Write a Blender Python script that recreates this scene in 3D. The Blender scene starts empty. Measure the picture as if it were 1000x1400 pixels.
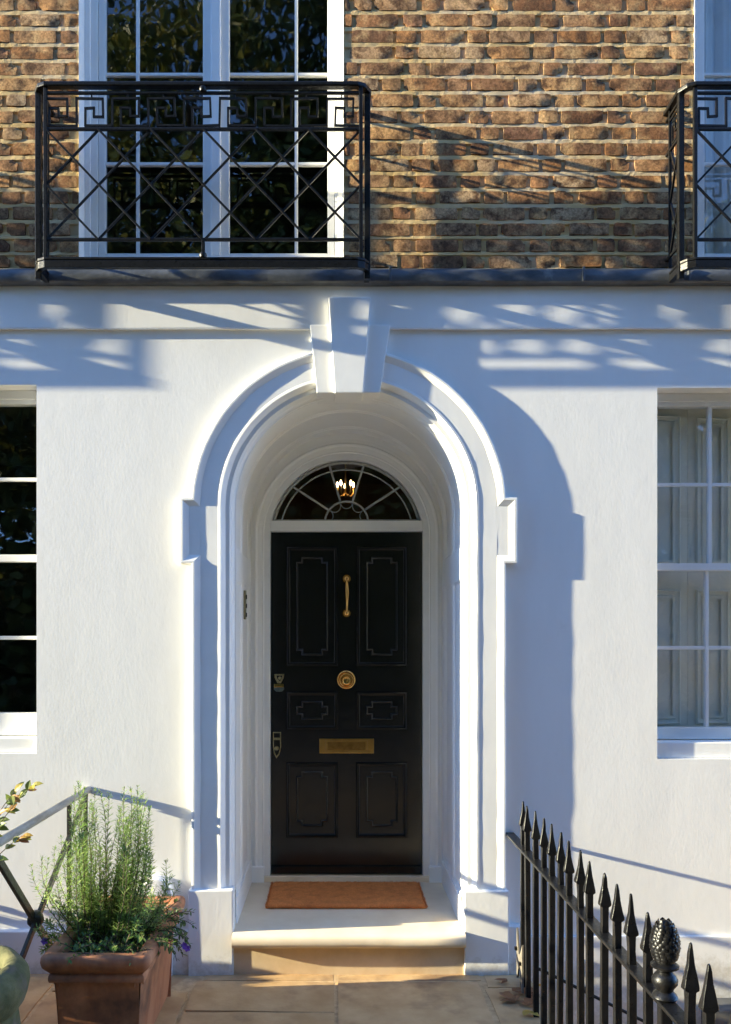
import bpy, bmesh, math, random
from mathutils import Vector, Matrix, noise
R = math.radians
random.seed(7)
scene = bpy.context.scene
col = scene.collection

# ------------------------------------------------------------------ camera
EYE = 1.66          # camera height above the paving
DIST = 4.235        # camera to the plane of the stucco wall (wall is y = 0)
cam_d = bpy.data.cameras.new('camera')
cam_d.sensor_fit = 'HORIZONTAL'
cam_d.sensor_width = 36.0
cam_d.lens = 41.4
cam_d.shift_x = 0.04
cam_d.shift_y = 0.175
cam_d.clip_start = 0.05
cam_d.clip_end = 600
cam = bpy.data.objects.new('camera', cam_d)
cam.location = (0, -DIST, EYE)
cam.rotation_euler = (R(90), 0, 0)
col.objects.link(cam)
scene.camera = cam

# ------------------------------------------------------------------ sky and sun
SUN = Vector((1.0, 0.112, -0.243)).normalized()       # direction of travel of the light
world = bpy.data.worlds.new('World')
scene.world = world
world.use_nodes = True
wn = world.node_tree.nodes
wl_ = world.node_tree.links
wn.clear()
sky = wn.new('ShaderNodeTexSky')
sky.sky_type = 'NISHITA'
sky.sun_disc = False
sky.sun_elevation = math.asin(-SUN.z)
sky.sun_rotation = math.atan2(-SUN.x, -SUN.y) % (2 * math.pi)
sky.air_density = 0.45
sky.dust_density = 0.0
sky.ozone_density = 3.4
bg = wn.new('ShaderNodeBackground')
bg.inputs['Strength'].default_value = 0.15
wo = wn.new('ShaderNodeOutputWorld')
wl_.new(sky.outputs[0], bg.inputs['Color'])
wl_.new(bg.outputs[0], wo.inputs['Surface'])

sun_d = bpy.data.lights.new('sun', 'SUN')
sun_d.energy = 2.8
sun_d.angle = R(0.53)
sun_d.color = (1.0, 0.895, 0.60)
sun = bpy.data.objects.new('sun', sun_d)
sun.rotation_euler = SUN.to_track_quat('-Z', 'Y').to_euler()
sun.location = (-8, -3, 6)
col.objects.link(sun)

scene.view_settings.view_transform = 'Standard'
scene.view_settings.look = 'None'
scene.view_settings.gamma = 1.0
scene.view_settings.use_curve_mapping = False
scene.view_settings.exposure = 2.88
scene.cycles.use_denoising = True
scene.cycles.max_bounces = 10
scene.cycles.diffuse_bounces = 6
scene.cycles.glossy_bounces = 5
scene.cycles.transparent_max_bounces = 16
scene.cycles.caustics_reflective = False
scene.cycles.caustics_refractive = False
scene.cycles.sample_clamp_indirect = 6.0

# ------------------------------------------------------------------ helpers
def PX(px, y): return (px - 460.0) * (DIST + y) / 1150.0
def PZ(py, y): return EYE + (875.0 - py) * (DIST + y) / 1150.0

WL = {}
def set_props(o, label=None, cat=None, group=None, kind=None):
    if label: o['label'] = label
    if cat: o['category'] = cat
    if group: o['group'] = group
    if kind: o['kind'] = kind
    return o
def wloc(o):
    v = Vector((0, 0, 0))
    while o is not None:
        v += o.location
        o = o.parent
    return v
def empty(name, loc, label, cat, group=None, kind=None):
    o = bpy.data.objects.new(name, None)
    o.location = loc
    o.empty_display_size = 0.1
    col.objects.link(o)
    return set_props(o, label, cat, group, kind)
def put(name, mesh, parent=None):
    o = bpy.data.objects.new(name, mesh)
    col.objects.link(o)
    if parent is not None:
        o.parent = parent
        o.location = -wloc(parent)
    return o

class MB:
    def __init__(s): s.v = []; s.f = []
    def add(s, vs, fs):
        n = len(s.v); s.v += [tuple(p) for p in vs]; s.f += [tuple(i + n for i in f) for f in fs]; return s
    def box(s, x0, x1, y0, y1, z0, z1):
        return s.add([(x0,y0,z0),(x1,y0,z0),(x1,y1,z0),(x0,y1,z0),(x0,y0,z1),(x1,y0,z1),(x1,y1,z1),(x0,y1,z1)],
              [(0,3,2,1),(4,5,6,7),(0,1,5,4),(1,2,6,5),(2,3,7,6),(3,0,4,7)])
    def bar(s, a, b, w, d=None, up=None):
        """rectangular bar from a to b, w across, d deep"""
        a = Vector(a); b = Vector(b); d = w if d is None else d
        t = (b - a).normalized()
        up = Vector(up) if up else Vector((0, 1, 0))
        if abs(t.dot(up)) > .95: up = Vector((0, 0, 1)) if abs(t.z) < .9 else Vector((1, 0, 0))
        n = t.cross(up).normalized(); m = n.cross(t).normalized()
        vs = []
        for p in (a, b):
            for sx, sy in ((-1,-1),(1,-1),(1,1),(-1,1)):
                vs.append(p + n * (sx * w / 2) + m * (sy * d / 2))
        return s.add(vs, [(0,3,2,1),(4,5,6,7),(0,1,5,4),(1,2,6,5),(2,3,7,6),(3,0,4,7)])
    def ribbon(s, pts, w, h, closed=False):
        """bar with mitred corners along a horizontal polyline: w across, h high"""
        n = len(pts); vs = []
        for i, p in enumerate(pts):
            p = Vector(p)
            d0 = (p - Vector(pts[i-1])).normalized() if i > 0 else None
            d1 = (Vector(pts[i+1]) - p).normalized() if i < n-1 else None
            if d0 is None: d0 = d1
            if d1 is None: d1 = d0
            n0 = Vector((-d0.y, d0.x, 0)); n1 = Vector((-d1.y, d1.x, 0))
            m = (n0 + n1).normalized(); m = m / max(.35, m.dot(n0))
            for a, b in ((-1,-1),(1,-1),(1,1),(-1,1)):
                vs.append(p + m * (a * w / 2) + Vector((0, 0, b * h / 2)))
        fs = []
        for i in range(n-1):
            for k in range(4):
                fs.append((4*i+k, 4*i+(k+1)%4, 4*i+4+(k+1)%4, 4*i+4+k))
        fs.append((3,2,1,0)); fs.append(tuple(4*(n-1)+k for k in range(4)))
        return s.add(vs, fs)
    def tube(s, pts, r, n=8, caps=True):
        pts = [Vector(p) for p in pts]; m = len(pts)
        rr = r if isinstance(r, (list, tuple)) else [r] * m
        vs = []; prev = None
        for i, p in enumerate(pts):
            t = (pts[min(i+1, m-1)] - pts[max(i-1, 0)]).normalized()
            if prev is None:
                a = Vector((0,0,1)) if abs(t.z) < .9 else Vector((1,0,0))
                u = t.cross(a).normalized()
            else:
                u = (prev - t * prev.dot(t)).normalized()
            prev = u; w = t.cross(u)
            for k in range(n):
                a = 2*math.pi*k/n
                vs.append(p + (u*math.cos(a) + w*math.sin(a)) * rr[i])
        fs = [(n*i+k, n*i+(k+1)%n, n*i+n+(k+1)%n, n*i+n+k) for i in range(m-1) for k in range(n)]
        if caps: fs += [tuple(reversed(range(n))), tuple(range(n*(m-1), n*m))]
        return s.add(vs, fs)
    def lathe(s, prof, c, axis='z', n=24):
        vs = []; m = len(prof)
        for (r, h) in prof:
            for k in range(n):
                a = 2*math.pi*k/n
                if axis == 'z': vs.append((c[0]+r*math.cos(a), c[1]+r*math.sin(a), c[2]+h))
                else: vs.append((c[0]+r*math.cos(a), c[1]-h, c[2]+r*math.sin(a)))
        fs = [(n*i+k, n*i+(k+1)%n, n*i+n+(k+1)%n, n*i+n+k) for i in range(m-1) for k in range(n)]
        fs += [tuple(reversed(range(n))), tuple(range(n*(m-1), n*m))]
        return s.add(vs, fs)
    def sweep(s, path, prof, mapf, closed=False):
        """profile (u outward, v) carried along a 2-D path with mitred joints"""
        n = len(path); m = len(prof); vs = []
        for i, p in enumerate(path):
            p = Vector(p)
            a = Vector(path[i-1]) if (closed or i > 0) else None
            b = Vector(path[(i+1) % n]) if (closed or i < n-1) else None
            d0 = (p - a).normalized() if a is not None else (b - p).normalized()
            d1 = (b - p).normalized() if b is not None else d0
            n0 = Vector((-d0.y, d0.x)); n1 = Vector((-d1.y, d1.x))
            q = (n0 + n1).normalized(); q = q / max(.3, q.dot(n0))
            for (u, v) in prof:
                w = p + q * u
                vs.append(mapf(w.x, w.y, v))
        fs = []
        for i in range(n if closed else n-1):
            j = (i+1) % n
            for k in range(m-1):
                fs.append((m*i+k, m*j+k, m*j+k+1, m*i+k+1))
        return s.add(vs, fs)
    def prism(s, poly, y0, y1):
        """outline in (x, z) between depths y0 and y1"""
        n = len(poly)
        vs = [(p[0], y0, p[1]) for p in poly] + [(p[0], y1, p[1]) for p in poly]
        return s.add(vs, [tuple(range(n)), tuple(reversed(range(n, 2*n)))] + [(i, i+n, (i+1)%n+n, (i+1)%n) for i in range(n)])
    def mesh(s, name, mat, bevel=0, seg=2, smooth=None, wob=0, wscale=6.0, weld=True):
        me = bpy.data.meshes.new(name)
        vs = s.v
        if wob:
            vs = []
            for p in s.v:
                q = Vector(p)
                vs.append(tuple(q + noise.noise_vector(q * wscale) * wob))
        me.from_pydata(vs, [], s.f)
        if bevel or weld:
            bm = bmesh.new(); bm.from_mesh(me)
            bmesh.ops.recalc_face_normals(bm, faces=bm.faces)
            if bevel:
                bmesh.ops.bevel(bm, geom=[e for e in bm.edges if len(e.link_faces) == 2 and e.calc_face_angle(0) > .5],
                                offset=bevel, segments=seg, profile=.6, affect='EDGES', clamp_overlap=True)
            bm.to_mesh(me); bm.free()
        if smooth is not None:
            for p in me.polygons: p.use_smooth = True
            me.set_sharp_from_angle(angle=R(smooth))
        if mat: me.materials.append(mat)
        me.update()
        return me
    def build(s, name, mat, parent=None, **k):
        return put(name, s.mesh(name, mat, **k), parent)

def copy_tree(o, off, parent=None):
    c = o.copy(); col.objects.link(c)
    if parent is not None: c.parent = parent
    c.location = o.location + Vector(off)
    for ch in o.children:
        copy_tree(ch, (0, 0, 0), c)
    return c

# ------------------------------------------------------------------ materials
def newmat(name):
    m = bpy.data.materials.new(name); m.use_nodes = True
    nt = m.node_tree; nt.nodes.clear()
    out = nt.nodes.new('ShaderNodeOutputMaterial')
    return m, nt, out
def N(nt, t, **k):
    n = nt.nodes.new(t)
    for a, b in k.items(): setattr(n, a, b)
    return n
def ramp(nt, fac, stops):
    r = N(nt, 'ShaderNodeValToRGB')
    e = r.color_ramp.elements
    while len(e) < len(stops): e.new(.5)
    for i, (p, c) in enumerate(stops):
        e[i].position = p; e[i].color = (*c, 1)
    nt.links.new(fac, r.inputs[0])
    return r.outputs[0]
def noise_fac(nt, vec, scale, detail=4, rough=.55, dist=0):
    n = N(nt, 'ShaderNodeTexNoise')
    n.inputs['Scale'].default_value = scale; n.inputs['Detail'].default_value = detail
    n.inputs['Roughness'].default_value = rough; n.inputs['Distortion'].default_value = dist
    if vec is not None: nt.links.new(vec, n.inputs['Vector'])
    return n.outputs['Fac']
def pos(nt, stretch=None):
    g = N(nt, 'ShaderNodeNewGeometry')
    if stretch is None: return g.outputs['Position']
    m = N(nt, 'ShaderNodeVectorMath', operation='MULTIPLY')
    nt.links.new(g.outputs['Position'], m.inputs[0]); m.inputs[1].default_value = stretch
    return m.outputs[0]
def mixc(nt, fac, a, b, blend='MIX'):
    m = N(nt, 'ShaderNodeMix', data_type='RGBA', blend_type=blend)
    for sock, val in ((m.inputs[0], fac), (m.inputs[6], a), (m.inputs[7], b)):
        if hasattr(val, 'links'): nt.links.new(val, sock)
        elif isinstance(val, (int, float)): sock.default_value = val
        else: sock.default_value = (*val, 1)
    return m.outputs[2]
def bump(nt, hs):
    """hs: list of (height socket, strength, distance); chained"""
    last = None
    for h, st, d in hs:
        b = N(nt, 'ShaderNodeBump'); b.inputs['Strength'].default_value = st; b.inputs['Distance'].default_value = d
        nt.links.new(h, b.inputs['Height'])
        if last is not None: nt.links.new(last, b.inputs['Normal'])
        last = b.outputs[0]
    return last
def surf(name, colA, colB, *a_, splash=False, **k_):
    m = surf0(name, colA, colB, *a_, **k_)
    if splash:
        nt = m.node_tree; p = [n for n in nt.nodes if n.type == 'BSDF_PRINCIPLED'][0]
        c = p.inputs['Base Color'].links[0].from_socket
        g = N(nt, 'ShaderNodeNewGeometry'); sp = N(nt, 'ShaderNodeSeparateXYZ'); nt.links.new(g.outputs['Position'], sp.inputs[0])
        mr = N(nt, 'ShaderNodeMapRange'); mr.inputs[1].default_value = .16; mr.inputs[2].default_value = .0; mr.inputs[3].default_value = -.25; mr.inputs[4].default_value = .28
        nt.links.new(sp.outputs['Z'], mr.inputs[0])
        ad = N(nt, 'ShaderNodeMath', operation='ADD'); nt.links.new(mr.outputs[0], ad.inputs[0]); nt.links.new(noise_fac(nt, g.outputs['Position'], 28, 6, .7), ad.inputs[1])
        f = ramp(nt, ad.outputs[0], [(.5,(0,0,0)), (.85,(.55,.55,.55))])
        nt.links.new(mixc(nt, f, c, (.42,.37,.28)), p.inputs['Base Color'])
    return m
def surf0(name, colA, colB, scale=6, rough=.6, bumps=(), stretch=None, metal=0, spec=.5, coat=0, rough2=None, lo=.35, hi=.65, detail=5, third=None):
    m, nt, out = newmat(name)
    p = N(nt, 'ShaderNodeBsdfPrincipled')
    v = pos(nt, stretch)
    f = noise_fac(nt, v, scale, detail, .6)
    c = ramp(nt, f, [(lo, colA), (hi, colB)])
    if third:
        f2 = noise_fac(nt, pos(nt), third[1], 5, .6)
        c = mixc(nt, ramp(nt, f2, [(third[2], (0,0,0)), (third[3], (1,1,1))]), c, third[0])
    nt.links.new(c, p.inputs['Base Color'])
    p.inputs['Roughness'].default_value = rough
    if rough2 is not None:
        mr = N(nt, 'ShaderNodeMapRange'); mr.inputs[1].default_value = .3; mr.inputs[2].default_value = .7
        mr.inputs[3].default_value = rough; mr.inputs[4].default_value = rough2
        nt.links.new(noise_fac(nt, pos(nt), scale*3, 4), mr.inputs[0]); nt.links.new(mr.outputs[0], p.inputs['Roughness'])
    p.inputs['Metallic'].default_value = metal
    p.inputs['Specular IOR Level'].default_value = spec
    p.inputs['Coat Weight'].default_value = coat
    p.inputs['Coat Roughness'].default_value = .08
    if bumps:
        hs = [(noise_fac(nt, pos(nt, st), sc, 4, .6), s_, d_) for (sc, s_, d_, st) in bumps]
        nt.links.new(bump(nt, hs), p.inputs['Normal'])
    nt.links.new(p.outputs[0], out.inputs[0])
    return m

M = {}
M['stucco'] = surf('stucco', (.79,.785,.765), (.83,.825,.805), 3.0, .62, [(2.2,.35,.006,None), (11,.16,.002,(1,1,.4)), (80,.4,.0010,(1,1,.45))],
                   third=((.70,.695,.665), 5.0, .66, .85), lo=.3, hi=.6, stretch=(1.6,1,.35), splash=True)
M['white_trim'] = surf('white_trim', (.80,.798,.78), (.84,.838,.82), 5.0, .5, [(12,.35,.002,(1,1,.3)), (90,.25,.0008,(1,1,.25))])
M['white_wood'] = surf('white_wood', (.78,.78,.77), (.82,.82,.81), 8.0, .35, [(60,.15,.0006,(1,1,.1))])
M['reveal'] = surf('reveal', (.895,.89,.87), (.92,.915,.895), 4.0, .45, [(10,.25,.002,None), (80,.2,.0006,(1,1,.3))])
M['iron'] = surf('iron', (.0035,.0035,.004), (.008,.008,.0085), 40, .25, [(50,.5,.0015,None), (200,.5,.0008,None)], rough2=.44, spec=.32)
M['old_iron'] = surf('old_iron', (.016,.015,.014), (.04,.036,.031), 40, .3, [(70,.5,.002,None), (240,.6,.0012,None)], rough2=.55)
M['grey_rail'] = surf('grey_rail', (.19,.18,.16), (.36,.34,.30), 22, .35, [(60,.3,.0012,None)], stretch=(1,.3,1), rough2=.5)
M['lead'] = surf('lead', (.055,.062,.072), (.13,.14,.155), 7, .42, [(5,.5,.008,None), (40,.3,.002,None)], stretch=(1,1,2), metal=.25, third=((.30,.30,.29), 5, .66, .78))
M['door_black'] = surf('door_black', (.008,.0075,.007), (.012,.0115,.011), 5, .16, [(140,.12,.0003,(1,1,.08))], spec=.5, rough2=.24)
M['brass'] = surf('brass', (.75,.42,.12), (.90,.56,.20), 30, .18, [(150,.15,.0006,None)], metal=1.0)
M['old_brass'] = surf('old_brass', (.46,.28,.08), (.58,.37,.12), 12, .28, [(60,.12,.0005,(.15,1,1))], metal=1.0)
M['flap_brass'] = surf('flap_brass', (.26,.155,.045), (.36,.22,.07), 25, .32, [], metal=1.0)
M['dull_brass'] = surf('dull_brass', (.30,.26,.13), (.50,.45,.28), 90, .3, [(150,.4,.001,None)], metal=1.0)
M['slate_steel'] = surf('slate_steel', (.16,.20,.20), (.24,.28,.27), 60, .3, [], metal=1.0)
M['came'] = surf('came', (.30,.30,.28), (.42,.42,.40), 30, .45, [(100,.3,.001,None)])
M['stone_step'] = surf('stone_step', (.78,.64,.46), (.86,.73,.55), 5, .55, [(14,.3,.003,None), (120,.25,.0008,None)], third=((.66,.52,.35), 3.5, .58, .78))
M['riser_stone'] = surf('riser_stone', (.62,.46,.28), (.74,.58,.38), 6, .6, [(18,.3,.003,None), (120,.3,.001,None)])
M['york'] = surf('york', (.42,.26,.115), (.58,.39,.20), 4, .55, [(9,.5,.006,None), (60,.45,.002,None)], third=((.26,.16,.085), 3, .52, .72), rough2=.75)
M['joint'] = surf('joint', (.42,.29,.15), (.60,.43,.24), 30, .9, [(60,.6,.004,None)])
M['ground'] = surf('ground', (.05,.047,.045), (.08,.074,.068), 3, .9, [(20,.4,.01,None)])
M['terracotta'] = surf('terracotta', (.38,.135,.055), (.55,.245,.115), 9, .75, [(20,.35,.003,(1,1,.4)), (120,.4,.001,None)], stretch=(1,1,.25), third=((.17,.075,.04), 4.5, .48, .68))
M['moss'] = surf('moss', (.055,.062,.02), (.14,.135,.06), 14, .9, [(40,.6,.006,None), (150,.6,.002,None)], third=((.12,.10,.07), 12, .55, .68))
M['soil'] = surf('soil', (.018,.013,.010), (.05,.036,.026), 40, .95, [(60,.9,.01,None)])
M['coir'] = surf('coir', (.62,.19,.045), (.88,.33,.095), 160, .95, [(260,.9,.004,None)], third=((.55,.17,.045), 18, .45, .75))
M['shutter'] = surf('shutter', (.76,.74,.66), (.80,.78,.70), 6, .4, [])
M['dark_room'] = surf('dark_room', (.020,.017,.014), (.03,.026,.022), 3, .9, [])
M['hall_wall'] = surf('hall_wall', (.20,.09,.045), (.26,.12,.06), 3, .8, [])
M['cloth'] = surf('cloth', (.66,.65,.62), (.76,.75,.71), 5, .9, [])
M['grey_ledge'] = surf('grey_ledge', (.06,.06,.062), (.10,.10,.10), 9, .7, [(30,.3,.003,None)])
M['bark'] = surf('bark', (.05,.036,.025), (.11,.08,.055), 20, .9, [(40,.8,.01,(1,1,.3))])
M['plate'] = surf('plate', (.12,.105,.085), (.20,.18,.15), 40, .5, [(90,.3,.001,None)])

def brick_mat():
    m, nt, out = newmat('brick')
    p = N(nt, 'ShaderNodeBsdfPrincipled')
    g = N(nt, 'ShaderNodeNewGeometry'); oi = N(nt, 'ShaderNodeObjectInfo')
    a = N(nt, 'ShaderNodeMath', operation='ADD'); nt.links.new(g.outputs['Random Per Island'], a.inputs[0]); nt.links.new(oi.outputs['Random'], a.inputs[1])
    f = N(nt, 'ShaderNodeMath', operation='FRACT'); nt.links.new(a.outputs[0], f.inputs[0])
    base = ramp(nt, f.outputs[0], [(0,(.12,.06,.04)), (.14,(.29,.15,.07)), (.28,(.18,.10,.075)), (.42,(.37,.235,.13)), (.56,(.22,.115,.062)), (.70,(.34,.26,.19)), (.85,(.26,.145,.085)), (1,(.14,.075,.05))])
    v = pos(nt)
    n1 = noise_fac(nt, v, 14, 6, .65, .4)
    c = mixc(nt, ramp(nt, n1, [(.40,(1,1,1)), (.56,(0,0,0))]), base, (.085,.05,.035))
    n2 = noise_fac(nt, v, 9, 5, .6)
    c = mixc(nt, ramp(nt, n2, [(.51,(0,0,0)), (.68,(.8,.8,.8))]), c, (.40,.29,.18))
    n3 = noise_fac(nt, v, 90, 4, .7)
    c = mixc(nt, .75, c, ramp(nt, n3, [(.32,(.18,.17,.16)), (.68,(1,1,1))]), 'MULTIPLY')
    c = mixc(nt, 1.0, c, (2.25,2.10,1.70), 'MULTIPLY')
    n4 = noise_fac(nt, v, 2.6, 4, .6)
    c = mixc(nt, 1.0, c, ramp(nt, n4, [(.36,(.62,.58,.56)), (.6,(1.08,1.05,1.0))]), 'MULTIPLY')
    nt.links.new(c, p.inputs['Base Color'])
    p.inputs['Roughness'].default_value = .9
    p.inputs['Specular IOR Level'].default_value = .2
    nt.links.new(bump(nt, [(noise_fac(nt, v, 75, 6, .75), .7, .0036), (noise_fac(nt, v, 230, 3, .7), .8, .0024)]), p.inputs['Normal'])
    nt.links.new(p.outputs[0], out.inputs[0])
    return m
M['brick'] = brick_mat()
M['mortar'] = surf('mortar', (.52,.355,.15), (.72,.53,.27), 5, .95, [(30,.6,.006,None), (130,.7,.003,None)], third=((.60,.49,.34), 1.3, .45, .62), spec=.2)

def glass_mat():
    m, nt, out = newmat('glass')
    lw = N(nt, 'ShaderNodeLayerWeight'); lw.inputs[0].default_value = .5
    pw = N(nt, 'ShaderNodeMath', operation='POWER'); pw.inputs[1].default_value = 5; nt.links.new(lw.outputs['Facing'], pw.inputs[0])
    mul = N(nt, 'ShaderNodeMath', operation='MULTIPLY_ADD'); mul.inputs[1].default_value = .9; mul.inputs[2].default_value = .10; mul.use_clamp = True
    nt.links.new(pw.outputs[0], mul.inputs[0])
    t = N(nt, 'ShaderNodeBsdfTransparent'); t.inputs[0].default_value = (.93,.95,.94,1)
    gl = N(nt, 'ShaderNodeBsdfGlossy'); gl.inputs['Roughness'].default_value = .015
    b = bump(nt, [(noise_fac(nt, pos(nt), 3.5, 2, .5), .06, .02)])
    nt.links.new(b, gl.inputs['Normal'])
    mx = N(nt, 'ShaderNodeMixShader')
    nt.links.new(mul.outputs[0], mx.inputs[0]); nt.links.new(t.outputs[0], mx.inputs[1]); nt.links.new(gl.outputs[0], mx.inputs[2])
    nt.links.new(mx.outputs[0], out.inputs[0])
    return m
M['glass'] = glass_mat()
def emis(name, c, s):
    m, nt, out = newmat(name)
    e = N(nt, 'ShaderNodeEmission'); e.inputs[0].default_value = (*c, 1); e.inputs[1].default_value = s
    nt.links.new(e.outputs[0], out.inputs[0]); return m
M['bulb'] = emis('bulb', (1, .62, .28), 8)
def leaf_mat(name, stops, trans=.3, rough=.5):
    m, nt, out = newmat(name)
    g = N(nt, 'ShaderNodeNewGeometry')
    c = ramp(nt, g.outputs['Random Per Island'], stops)
    p = N(nt, 'ShaderNodeBsdfPrincipled'); p.inputs['Roughness'].default_value = rough
    nt.links.new(c, p.inputs['Base Color'])
    t = N(nt, 'ShaderNodeBsdfTranslucent'); nt.links.new(c, t.inputs[0])
    mx = N(nt, 'ShaderNodeMixShader'); mx.inputs[0].default_value = trans
    nt.links.new(p.outputs[0], mx.inputs[1]); nt.links.new(t.outputs[0], mx.inputs[2])
    nt.links.new(mx.outputs[0], out.inputs[0]); return m
M['needle'] = leaf_mat('needle', [(0,(.12,.22,.055)), (.5,(.22,.36,.09)), (1,(.42,.52,.18))], .42)
M['herb'] = leaf_mat('herb', [(0,(.05,.12,.02)), (.6,(.11,.20,.04)), (1,(.20,.24,.07))], .3)
M['pale_leaf'] = leaf_mat('pale_leaf', [(0,(.16,.13,.09)), (.5,(.30,.26,.17)), (1,(.42,.38,.26))], .2)
M['autumn'] = leaf_mat('autumn', [(0,(.09,.14,.03)), (.35,(.18,.22,.04)), (.62,(.42,.32,.04)), (.8,(.36,.12,.04)), (1,(.30,.32,.06))], .3)
M['tree_leaf'] = leaf_mat('tree_leaf', [(0,(.05,.075,.018)), (.5,(.11,.14,.035)), (1,(.26,.23,.05))], .35)
M['purple'] = leaf_mat('purple', [(0,(.16,.05,.40)), (1,(.24,.09,.55))], .2)
M['dry_leaf'] = leaf_mat('dry_leaf', [(0,(.16,.07,.03)), (.6,(.25,.11,.045)), (1,(.32,.17,.07))], .15)
M['yellow_leaf'] = leaf_mat('yellow_leaf', [(0,(.45,.28,.04)), (1,(.55,.38,.09))], .25)

# ------------------------------------------------------------------ the setting: ground
XC = 0.062            # centre line of the doorway
ground = MB()
# sheet with the basement area left open on the right
x0, x1, y0, y1 = .965, 4.6, -2.9, .6
G = 260
ground.add([(-G,-G,-.03),(G,-G,-.03),(G,G,-.03),(-G,G,-.03),(x0,y0,-.03),(x1,y0,-.03),(x1,y1,-.03),(x0,y1,-.03)],
           [(0,1,5,4),(1,2,6,5),(2,3,7,6),(3,0,4,7)])
set_props(ground.build('ground', M['ground'], weld=False), kind='structure')
area = MB()
area.add([(x0,y0,-.03),(x1,y0,-.03),(x1,y1,-.03),(x0,y1,-.03),(x0,y0,-2.4),(x1,y0,-2.4),(x1,y1,-2.4),(x0,y1,-2.4)],
         [(0,1,5,4),(1,2,6,5),(3,0,4,7),(4,5,6,7)])
set_props(area.build('basement_area', M['riser_stone'], weld=False), kind='structure')
pave = set_props(MB().add([(-3.2,-2.75,-.009),(.955,-2.75,-.009),(.955,.0,-.009),(-3.2,.0,-.009),(.955,-2.75,-.2),(.955,0,-.2)],
                          [(0,1,2,3),(1,4,5,2)]).build('pavement', M['joint'], weld=False), kind='structure')
def flagstone(xa, xb, Ya, Yb):
    ya, yb = Yb - DIST, Ya - DIST          # metres from the wall
    nx = max(2, int((xb-xa)/.12)); ny = max(2, int((yb-ya)/.12))
    g = .0105; mb = MB(); tilt = random.uniform(-.004, .004); zz = random.uniform(-.004, .004)
    vs = []
    for j in range(ny+1):
        for i in range(nx+1):
            x = xa+g+(xb-xa-2*g)*i/nx; y = ya+g+(yb-ya-2*g)*j/ny
            e = (i in (0, nx)) or (j in (0, ny))
            w = noise.noise_vector(Vector((x*7, y*7, xa*3)))
            z = zz + tilt*(2*i/nx-1) + .004*noise.noise(Vector((x*3, y*3, 1))) - (.004 if e else 0)
            vs.append((x + (w.x*.008 if e else 0), y + (w.y*.008 if e else 0), z))
    fs = [(j*(nx+1)+i, j*(nx+1)+i+1, (j+1)*(nx+1)+i+1, (j+1)*(nx+1)+i) for j in range(ny) for i in range(nx)]
    ring = [i for i in range(nx+1)] + [j*(nx+1)+nx for j in range(1, ny+1)] + [ny*(nx+1)+i for i in range(nx-1, -1, -1)] + [j*(nx+1) for j in range(ny-1, 0, -1)]
    n0 = len(vs)
    for r in ring: vs.append((vs[r][0], vs[r][1], -.04))
    for k in range(len(ring)):
        k2 = (k+1) % len(ring)
        fs.append((ring[k], n0+k, n0+k2, ring[k2]))
    mb.add(vs, fs).build('flagstone', M['york'], pave, smooth=40)
for s_ in [(-.66,.0,4.20,4.105),(0,.72,4.205,4.105),(.72,.945,4.20,4.02),(-.69,0,4.105,3.758),(0,.70,4.105,3.40),(.70,.945,4.02,3.35),
           (-.69,0,3.758,3.02),(-1.36,-.69,4.22,3.977),(-1.36,-.69,3.977,3.30),(-2.1,-1.36,4.22,3.55),(-3.1,-2.1,4.22,3.6),
           (0,.70,3.40,2.7),(.70,.945,3.35,2.4),(-.69,0,3.02,2.3),(-1.36,-.69,3.30,2.55),(-2.1,-1.36,3.55,2.8),(-3.1,-2.1,3.6,2.8),
           (0,.945,2.4,1.5),(0,.70,2.7,2.4),(-.8,0,2.3,1.5),(-1.5,-.8,2.3,1.5),(-1.36,-.69,2.55,2.3),(-2.1,-1.5,2.3,1.5),(-3.1,-2.1,2.8,1.5),(-2.1,-1.36,2.8,2.3)]:
    flagstone(*s_)

# ------------------------------------------------------------------ the house
house = empty('town_house', (0, 0, 0), 'terraced house of brown brick over white stucco with a black panelled front door', 'house')
XL, XR = -5.2, 4.4
LWIN = (-2.72, -1.51, 1.088, 2.945)     # left lower opening x0,x1,z0,z1
RWIN = (1.617, 2.80, 1.060, 2.93)
# --- stucco wall face
w = MB()
def q(xa, xb, za, zb, y=0.0):
    if xb - xa < 1e-6 or zb - za < 1e-6: return
    w.add([(xa,y,za),(xb,y,za),(xb,y,zb),(xa,y,zb)], [(0,1,2,3)])
ZT = 3.45; ZB = -2.4
q(XL, LWIN[0], ZB, ZT); q(LWIN[0], LWIN[1], ZB, LWIN[2]); q(LWIN[0], LWIN[1], LWIN[3], ZT)
HR = .60
q(LWIN[1], XC-HR, ZB, ZT)
q(XC-HR, XC+HR, ZB, .0)
NA = 40
for i in range(NA):
    a0 = math.pi - math.pi*i/NA; a1 = math.pi - math.pi*(i+1)/NA
    p0 = (XC+HR*math.cos(a0), 2.33+HR*math.sin(a0)); p1 = (XC+HR*math.cos(a1), 2.33+HR*math.sin(a1))
    w.add([(p0[0],0,p0[1]),(p1[0],0,p1[1]),(p1[0],0,ZT),(p0[0],0,ZT)], [(0,1,2,3)])
q(XC+HR, RWIN[0], ZB, ZT); q(RWIN[0], RWIN[1], ZB, RWIN[2]); q(RWIN[0], RWIN[1], RWIN[3], ZT); q(RWIN[1], XR, ZB, ZT)
for (a, b, c, d) in (LWIN, RWIN):      # window reveals
    w.add([(a,0,c),(a,0,d),(a,.16,d),(a,.16,c)], [(0,1,2,3)]); w.add([(b,0,c),(b,0,d),(b,.16,d),(b,.16,c)], [(0,1,2,3)])
    w.add([(a,0,d),(b,0,d),(b,.16,d),(a,.16,d)], [(0,1,2,3)]); w.add([(a,0,c),(b,0,c),(b,.16,c),(a,.16,c)], [(0,1,2,3)])
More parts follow.
